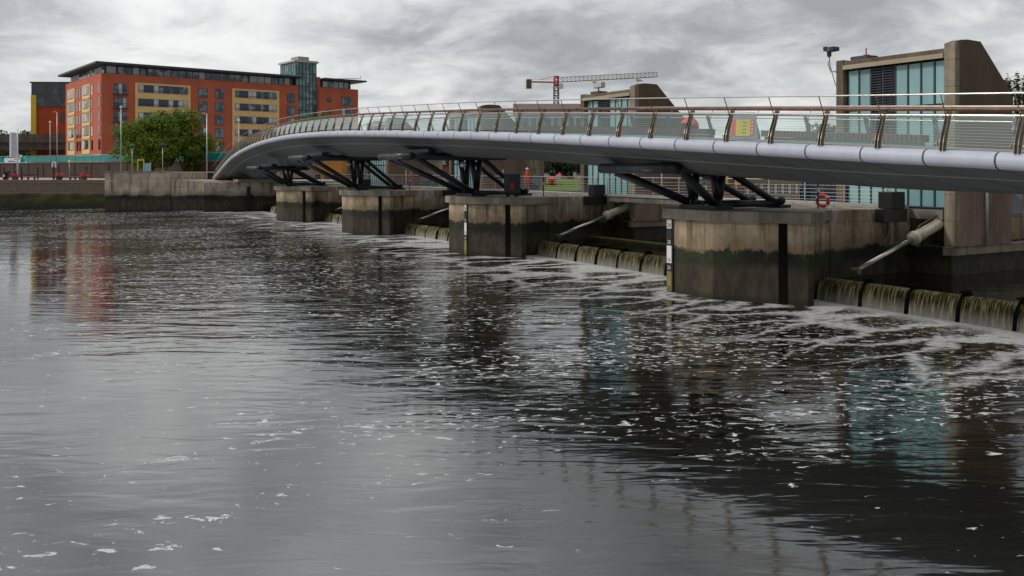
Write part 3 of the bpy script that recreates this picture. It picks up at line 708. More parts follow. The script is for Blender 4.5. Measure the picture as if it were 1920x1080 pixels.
    MB().box(36.45, 38.0, -5.3, .18, 10.62, 10.98).build('roof', 'brown_concrete', tw, bevel=.03)
    MB().box(36.36, 36.44, -5.26, .18, 10.55, 10.76).build('gutter', 'buff_render', tw)
    MB().box(37.1, 37.9, -.7, .3, 11.06, 11.25).build('roof_hatch', 'roof_dark', tw)
    m = MB(); pf = [(36.9, 3.76), (36.9, 10.6), (38.0, 10.6), (40.6, 8.5), (40.6, 3.76)]; m.add([(a_1, -5.3, c_1) for a_1, c_1 in pf] + [(a_1, .19, c_1) for a_1, c_1 in pf], [(0, 1, 2, 3, 4), (9, 8, 7, 6, 5)] + [(k, k + 5, (k + 1) % 5 + 5, (k + 1) % 5) for k in range(5)]); m.build('interior', 'black_glass', tw)
    cols = 8; y0, y1 = -5.28, .16; cw = (y1 - y0) / cols
    for k in range(cols):
        a0, a1 = y0 + k * cw + .05, y0 + (k + 1) * cw - .05
        lou = k in (4, 5)
        for (z0, z1, isl) in ((3.85, 6.05, False), (6.15, 8.45, False), (8.55, 10.48, lou)) if not lou else ((3.85, 6.05, False), (6.15, 7.05, False)):
            MB().box(36.74, 36.78, a0, a1, z0, z1).build('glass_pane', 'teal_glass', tw)
        if lou:
            mm = MB(); z = 7.15
            while z < 10.42: mm.box(36.66, 36.8, a0, a1, z, z + .06); z += .125
            mm.build('louvre', 'dark_steel', tw)
    mm = MB()
    for k in range(cols + 1): mm.box(36.70, 36.80, y0 + k * cw - .04, y0 + k * cw + .04, 3.78, 10.53)
    mm.build('mullion', 'frame_dark', tw)
    mm = MB()
    for k in range(cols):
        for z in (3.79, 6.06, 8.46 if k not in (4, 5) else 7.06): mm.box(36.71, 36.79, y0 + k * cw + .042, y0 + (k + 1) * cw - .042, z, z + .06)
    mm.build('transom', 'frame_dark', tw)
    # service pipe down the ribbed wall
    MB().path([(38.6, -5.9, 5.6), (38.6, -5.9, 2.1)], .07, 8).build('downpipe', 'galvanised', tw, smooth=True)
    # annex window upstream
    MB().box(41.0, 43.0, -4.98, -4.9, 3.4, 5.2).build('side_window', 'window_glass', tw)
    # ---------------- black cabinet straddling the wall top
    cb = thing('equipment_cabinet', 'black steel cabinet hung on the top of the wall of the %s pier' % ('nearest', 'second nearest', 'third nearest', 'farthest')[i], 'cabinet', W(34.7, pu - 3.85, 0), R(30), 'black cabinets on the pier walls')
    MB().box(-.45, .45, -.38, .35, 3.80, 4.55).build('upper_box', 'black_plastic', cb, bevel=.02); MB().box(-1.05, .55, -.42, .05, 3.2, 3.79).build('lower_box', 'black_plastic', cb, bevel=.02)
    MB().path([(-.2, -.1, 4.55), (-.2, -.1, 4.8), (.1, -.1, 4.8), (.1, -.1, 4.55)], .02, 6).build('handle', 'galvanised', cb)
    # ---------------- hydraulic ram
    rm = thing('hydraulic_ram', ram_labels[i], 'ram', L0, R(30), 'hydraulic rams lifting the weir gates')
    A, B_, E_ = Vector((30.9, -5.0, 1.32)), Vector((34.6, -5.0, 2.50)), Vector((38.0, -5.0, 3.62))
    MB().tube(A, B_, .10, 12).build('rod', 'steel_rail', rm, smooth=True)
    MB().tube(B_ - (E_ - B_) * .02, E_, .245, 16).build('cylinder', 'cream_paint', rm, smooth=True)
    m = MB(); d = (E_ - B_).normalized()
    m.tube(B_, B_ + d * .22, .30, 16); m.build('collar', 'cream_paint', rm); MB().tube(B_ + d * .5, B_ + d * .6, .27, 16).build('collar', 'cream_paint', rm)
    m = MB(); m.path([B_ + d * .4 + Vector((0, 0, .3)), B_ + d * .5 + Vector((0, 0, .42)), E_ + Vector((0, 0, .42))], .03, 6); m.path([B_ + d * .5 + Vector((0, .1, .33)), E_ + Vector((0, .1, .36))], .02, 6); m.build('pipe', 'bronze', rm)
    m = MB(); m.tube((30.85, -5.2, 1.3), (30.85, -4.8, 1.3), .14, 10); m.build('clevis', 'bronze', rm)
# weir gates
def gate(pu, nd, first, label):
    g = thing('weir_gate', label, 'weir', W(0, pu, 0), R(30), 'tilting gates of the weir')
    ys = [first - 2.1 * k for k in range(nd)]
    bounds = [-3.68] + ys + [ys[-1] - 2.1 if nd > 5 else -18.0]
    for k in range(len(bounds) - 1):
        y1, y0 = bounds[k] - .05, bounds[k + 1] + .05
        prof = [(30.75, .90), (30.5, .93), (30.32, .90), (30.2, .80), (30.12, .6), (30.05, .3), (30.0, -.2)]
        m = MB(); N = max(4, int((y1 - y0) / .07)); q_ = random.Random(int(pu * 10) + k); cc = [q_.uniform(-.03, .03) for _ in range(N + 1)]
        for j in range(N + 1):
            y = y0 + (y1 - y0) * j / N
            for kk, (v_, z_) in enumerate(prof): m.v.append((v_ - cc[j] * max(0, kk - 1) * .5, y, z_))
        L = len(prof)
        for j in range(N):
            for kk in range(L - 1): m.f.append((j * L + kk, (j + 1) * L + kk, (j + 1) * L + kk + 1, j * L + kk + 1))
        m.build('water_veil', 'falling_water', g, smooth=True)
    for y in ys:
        m = MB(); prof = [(30.9, .85), (30.72, 1.12), (30.5, 1.14), (30.25, .88), (30.02, .55), (29.9, -.3), (30.9, -.3)]; n_ = 7
        m.add([(v_, y - .065, z_) for v_, z_ in prof] + [(v_, y + .065, z_) for v_, z_ in prof], [tuple(range(n_)), tuple(range(2 * n_ - 1, n_ - 1, -1))] + [(k, k + n_, (k + 1) % n_ + n_, (k + 1) % n_) for k in range(n_)])
        m.box(30.35, 30.62, y - .15, y + .15, 1.04, 1.1)
        m.build('divider', 'shade_and_divider_black', g)
    MB().box(30.78, 31.0, bounds[-1], -3.68, -.5, .84).build('gate_leaf', 'brown_metal', g)
gate(29.7, 12, -5.9, 'nearest weir gate at the right edge, water pouring between black dividers')
gate(52.5, 6, -6.1, 'weir gate between the two nearest piers, five black dividers in its fall')
gate(74.4, 6, -6.1, 'weir gate between the second and third piers, greenish fall')
gate(96.3, 6, -6.1, 'weir gate between the third and farthest piers, mostly hidden')
gate(118.5, 6, -6.1, 'weir gate between the farthest pier and the abutment')

ms = thing('mossy_sill', 'low moss covered sill in the upper pool behind the weir gate between the two nearest piers', 'sill', W(34.3, 33.4, 0), R(30))
plain('moss', (.075, .095, .01), .95, 0, .5, 2.); MB().box(-.2, .2, 0, 15.3, -.5, 1.02).build('sill', 'stained_concrete', ms); MB().box(-.24, .24, 0, 15.3, 1.024, 1.12).build('moss', 'moss', ms)
# service walkway and its railings
for i, pu in enumerate(PU):
    nm = ('nearest', 'second nearest', 'third nearest', 'farthest')[i]
    y0, y1 = (-4.6, 22.6 if i else 22.7)
    wk = thing('service_walkway', 'pale concrete service walkway reaching from the %s pier towards the far bank' % nm, 'walkway', W(0, pu, 0), R(30), 'service walkway spans')
    MB().box(35.0, 36.3, -3.6, 18.6, 3.79, 3.93).build('slab', 'galvanised', wk); MB().box(35.1, 36.2, 3.8, 18.2, 3.45, 3.78).build('beam', 'cap_concrete', wk)
    rl = thing('walkway_railing', 'steel wire railing along the walkway beyond the %s pier' % nm, 'railing', W(0, pu, 0), R(30), 'railings of the service walkway')
    m = MB()
    for z, r in ((5.05, .028), (4.78, .01), (4.6, .01), (4.42, .01), (4.24, .01), (4.08, .01)): m.path([(35.05, -3.5, z), (35.05, 18.6, z)], r, 6)
    m.build('rails', 'steel_rail', rl)
    for k in range(10):
        y = -3.4 + k * 2.4; MB().box(35.03, 35.07, y - .03, y + .03, 3.93, 5.03).build('post', 'steel_rail', rl)
    # chunky white mooring posts
    for k, y in enumerate((-3.0,)):
        bl = thing('bollard', 'small white post on the edge of the %s pier deck' % nm, 'bollard', W(32.4, pu - 2.6, CAPZ - .02), R(30), 'white posts on the piers')
        MB().tube((0, 0, 0), (0, 0, .26), .06, 10).build('stem', 'white_paint', bl, smooth=True); MB().tube((0, 0, 0), (0, 0, .05), .12, 10).build('foot', 'white_paint', bl, smooth=True)
def buoy(v, u, z, lab):
    b0 = thing('lifebuoy', lab, 'lifebuoy', W(v, u, z), R(30), 'orange lifebuoys on the walkway')
    m = MB(); pts = [(math.cos(t) * 0, math.cos(t) * .33, math.sin(t) * .24) for t in [2 * math.pi * k / 18 for k in range(19)]]; m.path(pts, .085, 8, False)
    m.build('ring', 'orange', b0, smooth=True)
    m = MB()
    for t in (.6, 2.4, 3.9, 5.5):
        p1 = Vector((0, math.cos(t) * .33, math.sin(t) * .24)); tg = Vector((0, -math.sin(t), math.cos(t))) * .03; m.path([p1 - tg, p1 + tg], .09, 8)
    m.build('band', 'white_paint', b0)
buoy(32.6, 27.9, 4.12, 'orange ring lifebuoy lying against the truss foot on the nearest pier')
# cabinet with red label, second pier
c0 = thing('control_cabinet', 'dark blue steel cabinet with a red label beside the truss on the second nearest pier', 'cabinet', W(29.0, 50.2, CAPZ), R(30))
m = MB(); m.box(-.45, .45, -.3, .3, .2, 1.5); m.build('box', 'dark_steel', c0, bevel=.02); MB().box(-.33, -.05, -.316, -.304, .45, .9).build('label_plate', 'red', c0)
for x in (-.35, .35): MB().box(x - .05, x + .05, -.2, .2, 0, .2).build('leg', 'black_steel', c0)
for i, (v_, u_) in enumerate(((31.6, 27.3), (31.0, 49.5), (30.9, 71.5))):
    s0 = thing('standpipe', 'thin dark post with a steel bracket beside the truss foot on the %s pier' % ('nearest', 'second nearest', 'third nearest')[i], 'post', W(v_, u_, CAPZ), R(30), 'posts beside the truss feet')
    MB().tube((0, 0, 0), (0, 0, 1.3), .035, 8).build('pole', 'dark_steel', s0); MB().box(-.08, .08, -.05, .05, .75, .95).build('bracket', 'galvanised', s0)

# CCTV on the nearest control building
cc = thing('security_camera', 'pan and tilt security camera on a cranked bracket beside the large control building', 'camera', W(36.6, 30.4, 10.5), R(30)); cc.scale = (.95, .95, .95)
MB().path([(0, -.2, 0), (-.1, .35, .05), (-.1, .5, .5), (-.1, .45, .9)], .045, 8).build('bracket', 'galvanised', cc, smooth=True)
MB().tube((-.1, .45, .88), (-.1, .45, 1.12), .12, 10).build('pan_head', 'dark_steel', cc)
m = MB(); m.box(-.35, .3, .32, .60, 1.14, 1.40); m.build('housing', 'white_paint', cc, bevel=.03)
MB().box(-.42, -.34, .34, .58, 1.16, 1.38).build('lens_hood', 'black_plastic', cc); m = MB(); m.box(-.3, .2, .02, .28, 1.14, 1.36); m.build('infrared_lamp', 'dark_steel', cc, bevel=.02)
MB().path([(-.05, .4, 1.1), (.1, .6, .7), (-.1, .3, .1), (-.05, .1, -.6), (0, -.2, -1.2)], .02, 6).build('cable', 'black_plastic', cc)
m = thing('roof_aerial', 'short red aerial on the roof corner of the large control building', 'aerial', W(37.4, 29.3, 11.26), R(30)); MB().tube((0, 0, 0), (0, 0, .38), .035, 6).build('rod', 'red', m); MB().box(-.1, .1, -.1, .1, 0, .05).build('foot', 'red', m)
# siren box and gull on the second building
sb = thing('roof_floodlight', 'grey floodlight box on the roof corner of the second control building', 'lamp', W(37.4, 52.2, 11.26), R(30)); MB().tube((0, 0, 0), (0, 0, .25), .05, 6).build('stem', 'dark_steel', sb); MB().box(-.15, .25, -.5, .5, .25, .65).build('housing', 'galvanised', sb, bevel=.04)
def gull(name, loc, rz, lab):
    g = thing(name, lab, 'gull', loc, rz)
    m = MB(); pts = [(-.22, 0, .17), (-.1, 0, .19), (.05, 0, .21), (.16, 0, .26), (.2, 0, .31)]
    m.path([(-.30, 0, .15), (-.2, 0, .17)], .02, 8, True, .05); m.path([(-.2, 0, .17), (-.08, 0, .185)], .05, 8, True, .085); m.path([(-.08, 0, .185), (.08, 0, .2)], .085, 8, True, .08); m.path([(.08, 0, .2), (.17, 0, .28)], .08, 8, True, .045); m.ball((.19, 0, .31), .052)
    m.build('body', 'gull_white', g, smooth=True)
    MB().path([(-.36, 0, .16), (-.1, 0, .24), (.06, 0, .25)], .02, 6, True, .07).build('wing', 'gull_grey', g, smooth=True)
    MB().path([(.23, 0, .31), (.31, 0, .295)], .014, 6, True, .004).build('beak', 'yellow', g)
    for y in (-.03, .03): MB().tube((0, y, 0), (0, y, .13), .008, 5).build('leg', 'orange', g)
gull('seagull', W(37.0, 47.1, 11.4), R(200), 'seagull standing on the flat top of the ribbed wall of the second control building')

# ------------------------------------------------------------------ people (one continuous skinned body each)
def person_mat(name, legs, torso, hair=(.05, .03, .02), skin=(.42, .24, .17), zl=.88, zs=1.48, zh=1.66):
    m, nt, b = newmat(name); setc(b, torso, .8); t = nn(nt, 'ShaderNodeTexCoord'); sp = nn(nt, 'ShaderNodeSeparateXYZ'); lk(nt, t.outputs['Object'], sp.inputs[0]); z = sp.outputs[2]
    c = mixc(nt, mth(nt, 'GREATER_THAN', z, zl), legs, torso); c = mixc(nt, mth(nt, 'GREATER_THAN', z, zs), c, skin); c = mixc(nt, mth(nt, 'GREATER_THAN', z, zh), c, hair)
    lk(nt, c, b.inputs['Base Color']); M[name] = m
def body(parent, joints, edges, mat, name='body'):
    me = bpy.data.meshes.new(name); me.from_pydata([j[0] for j in joints], edges, []); o = bpy.data.objects.new(name, me); COL.objects.link(o); o.parent = parent
    me.materials.append(M[mat])
    sk = o.modifiers.new('skin', 'SKIN'); 
    for i, j in enumerate(joints): me.skin_vertices[0].data[i].radius = (j[1], j[1] if len(j) < 3 else j[2])
    me.skin_vertices[0].data[0].use_root = True
    sb_ = o.modifiers.new('sub', 'SUBSURF'); sb_.levels = 1; sb_.render_levels = 2
    for p in me.polygons: p.use_smooth = True
    return o
def stand(loc, rz, mat, lab, arm=0., group=None, h=1.75):
    p = thing('person', lab, 'person', loc, rz, group); k = h / 1.75; p.scale = (k, k, k)
    J = [((0, 0, .95), .15, .11), ((0, 0, 1.2), .15, .11), ((0, 0, 1.40), .17, .10), ((0, 0, 1.52), .055), ((0, .01, 1.62), .085, .095), ((0, .01, 1.72), .07),
         ((.19, 0, 1.41), .055), ((.25, 0, 1.14), .043), ((.24, .1 + arm * .3, .95 + arm * .2), .032), ((.23, .14 + arm * .3, .87 + arm * .25), .035),
         ((-.19, 0, 1.41), .055), ((-.25, 0, 1.14), .043), ((-.24, .1, .95), .032), ((-.23, .12, .87), .035),
         ((.10, 0, .88), .09), ((.11, .03, .5), .062), ((.11, 0, .09), .045), ((.12, .14, .05), .04),
         ((-.10, 0, .88), .09), ((-.11, .0, .5), .062), ((-.11, -.05, .09), .045), ((-.12, .09, .05), .04)]
    E = [(0, 1), (1, 2), (2, 3), (3, 4), (4, 5), (2, 6), (6, 7), (7, 8), (8, 9), (2, 10), (10, 11), (11, 12), (12, 13), (0, 14), (14, 15), (15, 16), (16, 17), (0, 18), (18, 19), (19, 20), (20, 21)]
    body(p, J, E, mat)
    if 'helmet' in lab:
        MB().ball((0, .01, 1.70), .125, .8, 12, 6).build('helmet', 'white_paint', p, smooth=True)
    return p
person_mat('cloth_dark', (.02, .02, .025), (.03, .025, .025)); person_mat('cloth_blue', (.35, .3, .25), (.02, .05, .18)); person_mat('cloth_orange', (.5, .09, .02), (.55, .09, .02), (.7, .7, .7)); person_mat('cloth_hivis', (.05, .05, .08), (.65, .5, .03), (.7, .7, .7))
person_mat('cloth_sitting', (.015, .015, .02), (.03, .03, .04), (.03, .02, .02), (.42, .24, .17), .5, 1.07, 1.24)
def gpt(px, py, z): Y = (CAMZ - z) * 1650 / (py - 320); return Vector(((px - 960) / 1650 * Y, Y, z))
def apt(px, Y, z): return Vector(((px - 960) / 1650 * Y, Y, z))
stand(apt(17, 140, 4.1), R(160), 'cloth_dark', 'person in dark clothes standing by the litter bin near the flagpole', group='people on the promenade')
stand(apt(29, 139, 4.1), R(200), 'cloth_blue', 'person in a blue jacket standing right beside the flagpole', group='people on the promenade')
stand(W(35.8, 59.6, 3.93), R(150), 'cloth_orange', 'worker in orange overalls and helmet on the service walkway', .8, 'workers on the service walkway')
stand(W(36.9, 85, 3.7), R(200), 'cloth_orange', 'worker in orange overalls and helmet seen between the trusses of the third pier', .4, 'workers on the service walkway', 1.8)
stand(apt(1016, 95, 2.6 + 1.1), R(170), 'cloth_hivis', 'person in yellow hi-vis jacket and helmet standing beyond the walkway railing', 0, None, 1.7)
# person sitting on the deck bench under a red umbrella
bp_ = BP(32.1, 6.95, -.02); ps = thing('person', 'person in dark clothes sitting on the deck bench under a red umbrella', 'person', bp_, R(30 + 90))
J = [((0, 0, .52), .14, .12), ((0, -.02, .72), .13, .11), ((0, .0, .95), .16, .10), ((0, .03, 1.07), .05), ((0, .05, 1.17), .085, .095), ((0, .05, 1.27), .07), ((.18, .0, .94), .052), ((.25, .12, .74), .042), ((.12, .27, .86), .032), ((.1, .3, .93), .034), ((-.18, 0, .94), .052), ((-.25, .1, .72), .042), ((-.12, .3, .66), .032), ((-.09, .36, .65), .034),
     ((.1, .1, .52), .085), ((.12, .45, .52), .065), ((.12, .47, .1), .045), ((.12, .6, .05), .04), ((-.1, .1, .52), .085), ((-.12, .45, .52), .065), ((-.12, .47, .1), .045), ((-.12, .6, .05), .04)]
E = [(0, 1), (1, 2), (2, 3), (3, 4), (4, 5), (2, 6), (6, 7), (7, 8), (8, 9), (2, 10), (10, 11), (11, 12), (12, 13), (0, 14), (14, 15), (15, 16), (16, 17), (0, 18), (18, 19), (19, 20), (20, 21)]
body(ps, J, E, 'cloth_sitting')
um = thing('umbrella', 'red umbrella held low over the person on the deck bench', 'umbrella', bp_ + Vector((-.1, -.02, .38)), 0); um.rotation_euler = (R(-6), R(20), R(20))
m = MB(); nr = 8; rows = 6; m.v.append((0, 0, .62))
for j in range(1, rows + 1):
    t = j / rows
    for k in range(32):
        th = 2 * math.pi * k / 32; sc = 1 - .05 * (1 - abs(math.cos(th * 4))) * t; m.v.append((math.cos(th) * .46 * math.sin(t * 1.45) * sc, math.sin(th) * .46 * math.sin(t * 1.45) * sc, .12 + .5 * math.cos(t * 1.45)))
for k in range(32): m.f.append((0, 1 + k, 1 + (k + 1) % 32))
for j in range(rows - 1):
    for k in range(32): m.f.append((1 + j * 32 + k, 1 + (j + 1) * 32 + k, 1 + (j + 1) * 32 + (k + 1) % 32, 1 + j * 32 + (k + 1) % 32))
m.build('canopy', 'umbrella_red', um, smooth=True); MB().tube((0, 0, -.15), (0, 0, .68), .012, 6).build('shaft', 'galvanised', um)
m = MB(); m.path([(0, 0, -.15), (0, 0, -.2), (.03, 0, -.24), (.06, 0, -.2)], .015, 6).build('handle', 'black_plastic', um)

# ------------------------------------------------------------------ apartment block
ANG = math.atan2(.629, .777)
fl = thing('apartment_block', 'long red brick apartment block with cream window bays, glazed stair tower and dark overhanging roof', 'building', (-84, 180, 0), ANG)
ZB, ZT = 8.9, 25.5
def fbox(x0, x1, y0, y1, z0, z1, name, mat, par=fl, **k): return MB().box(x0, x1, y0, y1, z0, z1).build(name, mat, par, **k)
fbox(0, 43.3, 0, 31, ZB, ZT, 'brick_wall', 'brick_red'); fbox(.6, 43, .6, 30.5, 5, ZB - .3, 'ground_floor', 'cream_render'); fbox(-.15, 43.4, -.15, 31.1, ZB - .28, ZB - .01, 'band', 'pale_cladding')
fbox(48.7, 59.2, 0, 20, ZB, ZT, 'brick_wall', 'brick_red'); fbox(48.9, 59, .6, 19, 5, ZB - .3, 'ground_floor', 'cream_render')
fbox(43.35, 48.65, 1.5, 9.8, 5, 31.3, 'stair_tower', 'tower_glass')
m = MB()
for k in range(7): x = 43.35 + k * 5.3 / 6; m.box(x - .07, x + .07, 1.42, 1.49, 5, 31.3)
for k in range(9): y = 1.5 + k * 8.3 / 8; m.box(43.27, 43.34, y - .07, y + .07, 26, 31.3)
for k in range(9): m.box(43.4, 48.6, 1.36, 1.41, 8.2 + k * 2.9, 8.32 + k * 2.9)
m.build('stair_tower_frame', 'frame_dark', fl)
fbox(42.9, 49.1, 1.0, 10.3, 31.3, 31.75, 'tower_roof', 'galvanised'); fbox(45.2, 48, 4, 8, 31.76, 33.0, 'lift_housing', 'buff_render')
fbox(48.66, 49.4, .8, 6, ZT, 28, 'stair_wall', 'brick_red')
# penthouse storey
fbox(.9, 42.4, .9, 30.2, ZT, 27.25, 'penthouse', 'frame_dark'); fbox(49.8, 57.6, .9, 19, ZT, 27.3, 'penthouse', 'frame_dark')
fbox(-1.4, 44, -1.3, 32.4, 27.26, 27.75, 'roof', 'roof_dark', bevel=.1); fbox(49.3, 60.8, -1.6, 20, 27.31, 27.7, 'roof', 'roof_dark', bevel=.1)
fbox(.0, 43.3, .0, 31, ZT + .001, ZT + .05, 'terrace', 'roof_dark')
prr = random.Random(5)
x = 1.2
while x < 41.5:
    w_ = prr.choice((1.2, 1.5, 1.8)); fbox(x, min(x + w_, 42.2), .8, .86, 25.65, 27.1, 'penthouse_window', prr.choice(('strip_glass', 'strip_glass', 'curtain', 'window_glass'))); x += w_ + prr.choice((.15, .15, .4))
y = 1.4
while y < 28.5: fbox(.8, .86, y, y + 1.5, 25.65, 27.1, 'penthouse_window', prr.choice(('strip_glass', 'curtain'))); y += 1.9
x = 50.1
while x < 57: fbox(x, x + 1.2, .8, .86, 25.65, 27.1, 'penthouse_window', prr.choice(('strip_glass', 'curtain'))); x += 1.4
FL = [23.6 - 2.9 * k for k in range(5)]    # window tops
def window(x0, x1, z0, z1, side=False, n=2, glass='window_glass', deep=.10):
    def bb(a0, a1, d0, d1, zz0, zz1, name, mat, par):
        if side: return MB().box(-d1, -d0, a0, a1, zz0, zz1).build(name, mat, par)
        return MB().box(a0, a1, -d1, -d0, zz0, zz1).build(name, mat, par)
    f = bb(x0, x1, .01, .05, z0, z1, 'window', 'frame_dark', fl); k_ = (x1 - x0) / n
    for i in range(n): bb(x0 + i * k_ + .07, x0 + (i + 1) * k_ - .07, .06, .08, z0 + .08, z1 - .08, 'pane', glass if prr.random() < .75 else 'curtain', f)
    return f
for zt in FL:
    w1_ = window(2.4, 4.9, zt - 2.25, zt, n=3)
    # juliet balcony
    b0 = MB(); b0.box(2.2, 5.1, -.75, -.09, zt - 2.45, zt - 2.28)
    for i in range(13): b0.box(2.25 + i * .235, 2.28 + i * .235, -.75, -.72, zt - 2.28, zt - 1.3)
    b0.box(2.2, 5.1, -.77, -.71, zt - 1.32, zt - 1.25); b0.build('balcony', 'frame_dark', fl)
    for a0, a1 in ((19.8, 21.8), (23.5, 25.5), (40.5, 42.4)): window(a0, a1, zt - 2.2, zt); 
for (a0, a1) in ((6.6, 18.1), (27.4, 38.5)):
    fbox(a0, a1, -.14, -.005, FL[4] - 2.1, 23.95, 'cream_bay', 'cream_render')
    for zt in FL:
        f = fbox(a0 + .6, a1 - .6, -.2, -.145, zt - 1.65, zt - .05, 'window', 'frame_dark')
        n_ = 10; k_ = (a1 - a0 - 1.3) / n_
        for i in range(n_):
            mt = 'blue_panel' if i in (1, 2, 5, 7) or prr.random() < .1 else prr.choice(('curtain', 'strip_glass', 'curtain', 'window_glass'))
            fbox(a0 + .65 + i * k_ + .04, a0 + .65 + (i + 1) * k_ - .04, -.235, -.205, zt - 1.58, zt - .12, 'pane', mt, f)
        fbox(a0 + .6, a1 - .6, -.34, -.24, zt - 1.3, zt - 1.22, 'rail', 'frame_dark', f)
for zt in FL:
    for (s0, s1) in ((8.8, 15.3), (22.1, 28.6)):
        MB().box(-.14, -.01, s0, s1, zt - 2.9, zt + .35).build('cream_bay', 'cream_render', fl)
        f = MB().box(-.2, -.145, s0 + .9, s1 - .9, zt - 1.9, zt).build('window', 'frame_dark', fl)
        for i in range(3): MB().box(-.235, -.205, s0 + 1 + i * 1.55, s0 + 2.4 + i * 1.55, zt - 1.8, zt - .1).build('pane', prr.choice(('curtain', 'strip_glass')), f)
    for s0, s1 in ((.6, 2.1), (6.5, 7.8), (16.8, 18.1), (19.1, 20.6)): window(s0, s1, zt - 2.2, zt, True, 1, 'black_glass')
for zt in FL[:3]: window(54.6, 57.6, zt - 2.2, zt, n=3)
for zt in FL[:3]:
    m = MB(); m.tube((51.3, -.09, zt - 1.0), (51.3, -.02, zt - 1.0), .62, 16); f = m.build('round_window', 'frame_dark', fl); MB().tube((51.3, -.12, zt - 1.0), (51.3, -.095, zt - 1.0), .42, 16).build('pane', 'window_glass', f)
for a0, a1, mt in ((1, 4, 'window_glass'), (6, 9, 'cream_render'), (10, 13, 'window_glass'), (15, 18, 'strip_glass'), (22, 28, 'strip_glass'), (31, 36, 'window_glass')): fbox(a0, a1, .5, .58, 6.6, 8.4, 'shop_window', mt)
m = MB(); m.path([(54, 4, 28.2), (61, 2, 28.5)], .06, 5); m.path([(61, 2, 28.5), (61, 2, 29.2)], .05, 5); m.path([(56, 4, 27.7), (56, 4, 28.3)], .06, 5); m.path([(60, 3, 27.7), (60, 3, 28.4)], .06, 5); m.build('roof_mast', 'roof_dark', fl)

# orange and black building
ob = thing('office_building', 'orange and black clad building with a yellow edge behind the viaduct', 'building', (-117.5, 216, 0), R(3))
fbox(0, 22, 0, 18, 5, 21.2, 'orange_wall', 'brick_orange', ob); fbox(-.3, 22, -.3, 18, 21.2, 27.0, 'black_cladding', 'black_glass', ob); fbox(-.6, 22, -.6, 18, 27.0, 27.3, 'roof', 'roof_dark', ob)
m = MB()
for k in range(6): m.box(-.3 + k * 3.4, -.2 + k * 3.4, -.36, -.31, 21.2, 27)
m.box(-.3, 22, -.36, -.31, 24, 24.15); m.build('mullion', 'frame_dark', ob)
fbox(-.35, .9, -.5, 3, 5, 24.0, 'yellow_edge', 'yellow', ob)
for z in (12.5, 17.5): fbox(6.5, 8, -.1, -.02, z, z + 2.2, 'window', 'black_glass', ob)
# viaduct
vd = thing('road_viaduct', 'brown concrete road viaduct crossing behind the promenade at far left', 'viaduct', (-250, 206, 0))
m = MB(); m.box(0, 150, 0, 9, 10.4, 12.1); m.build('beam', 'viaduct_concrete', vd); MB().box(0, 150, -1.2, -.6, 12.1, 14.0).build('parapet', 'viaduct_concrete', vd); MB().box(0, 150, -.6, 9.5, 12.1, 12.5).build('road_slab', 'viaduct_concrete', vd)
for x in (20, 60, 100, 122, 146): MB().box(x, x + 2.2, 2, 6, 4, 10.4).build('pier', 'viaduct_concrete', vd)

# retaining wall and teal parapet
rw = thing('retaining_wall', 'long dark brown retaining wall behind the promenade', 'wall', (tA.x, tA.y, 0), math.atan2(dirT.y, dirT.x))
LW = (tB - tA).length
MB().box(-120, LW, 0, .58, 4.05, 6.9).build('wall', 'brick_far', rw); MB().box(-120, LW, -.12, .7, 6.9, 7.15).build('coping', 'viaduct_concrete', rw)
m = MB(); x = -120
while x < LW: m.box(x, x + .35, -.1, -.005, 4.1, 6.88); x += 6
m.build('pilaster', 'brick_far', rw)
tp = thing('teal_parapet', 'translucent teal panel parapet on top of the retaining wall', 'parapet', (tA.x, tA.y, 0), math.atan2(dirT.y, dirT.x))
m = MB(); x = -120; xs_ = []
while x < LW: m.box(x + .06, x + 2.94, .28, .32, 7.2, 8.35); xs_.append(x); x += 3
m.build('panels', 'teal_panel', tp)
m = MB()
for x in xs_: m.box(x - .04, x + .04, .25, .35, 7.15, 8.45)
m.build('posts', 'teal_kick', tp); MB().path([(-120, .3, 8.45), (LW, .3, 8.45)], .05, 6).build('top_rail', 'teal_kick', tp)
bn = thing('parapet_banner', 'white banner with blue swoosh hung on the teal parapet near the flagpole', 'banner', (tA.x, tA.y, 0), math.atan2(dirT.y, dirT.x))
m = MB().box(2.2, 9.2, -.2, -.15, 7.2, 8.1); m.build('cloth', 'banner_white', bn); m = MB(); m.box(4, 7, -.22, -.205, 7.3, 7.55); m.box(6.5, 9, -.22, -.205, 7.8, 7.95); m.build('swoosh', 'blue', bn)

# ------------------------------------------------------------------ trees
def crown(mb, c, rx, ry, rz, n, leaf, rg, nb=26):
    """leaf clumps spread through a lumpy volume"""
    cl_ = []
    for _ in range(nb):
        while True:
            d = Vector((rg.uniform(-1, 1), rg.uniform(-1, 1), rg.uniform(-.8, 1)))
            if d.length < 1: break
        d = d.normalized() * (rg.random() ** .45) * .78
        cl_.append((Vector((c[0] + d.x * rx, c[1] + d.y * ry, c[2] + d.z * rz)), rg.uniform(.22, .38)))
    for _ in range(n):
        cc_, rr = rg.choice(cl_)
        while True:
            d = Vector((rg.uniform(-1, 1), rg.uniform(-1, 1), rg.uniform(-1, 1)))
            if .05 < d.length < 1: break
        d = d.normalized() * (.55 + .45 * rg.random())
        p = cc_ + Vector((d.x * rr * rx, d.y * rr * ry, d.z * rr * rz * .9))
        nrm = (d + Vector((rg.uniform(-.7, .7), rg.uniform(-.7, .7), rg.uniform(-.2, .9)))).normalized()
        a = nrm.orthogonal().normalized(); b = nrm.cross(a); t = rg.uniform(0, 6.28); a, b = a * math.cos(t) + b * math.sin(t), b * math.cos(t) - a * math.sin(t)
        s = leaf * rg.uniform(.6, 1.3)
        mb.add([p - a * s, p - b * s * .45, p + a * s, p + b * s * .45], [(0, 1, 2, 3)])
    return cl_
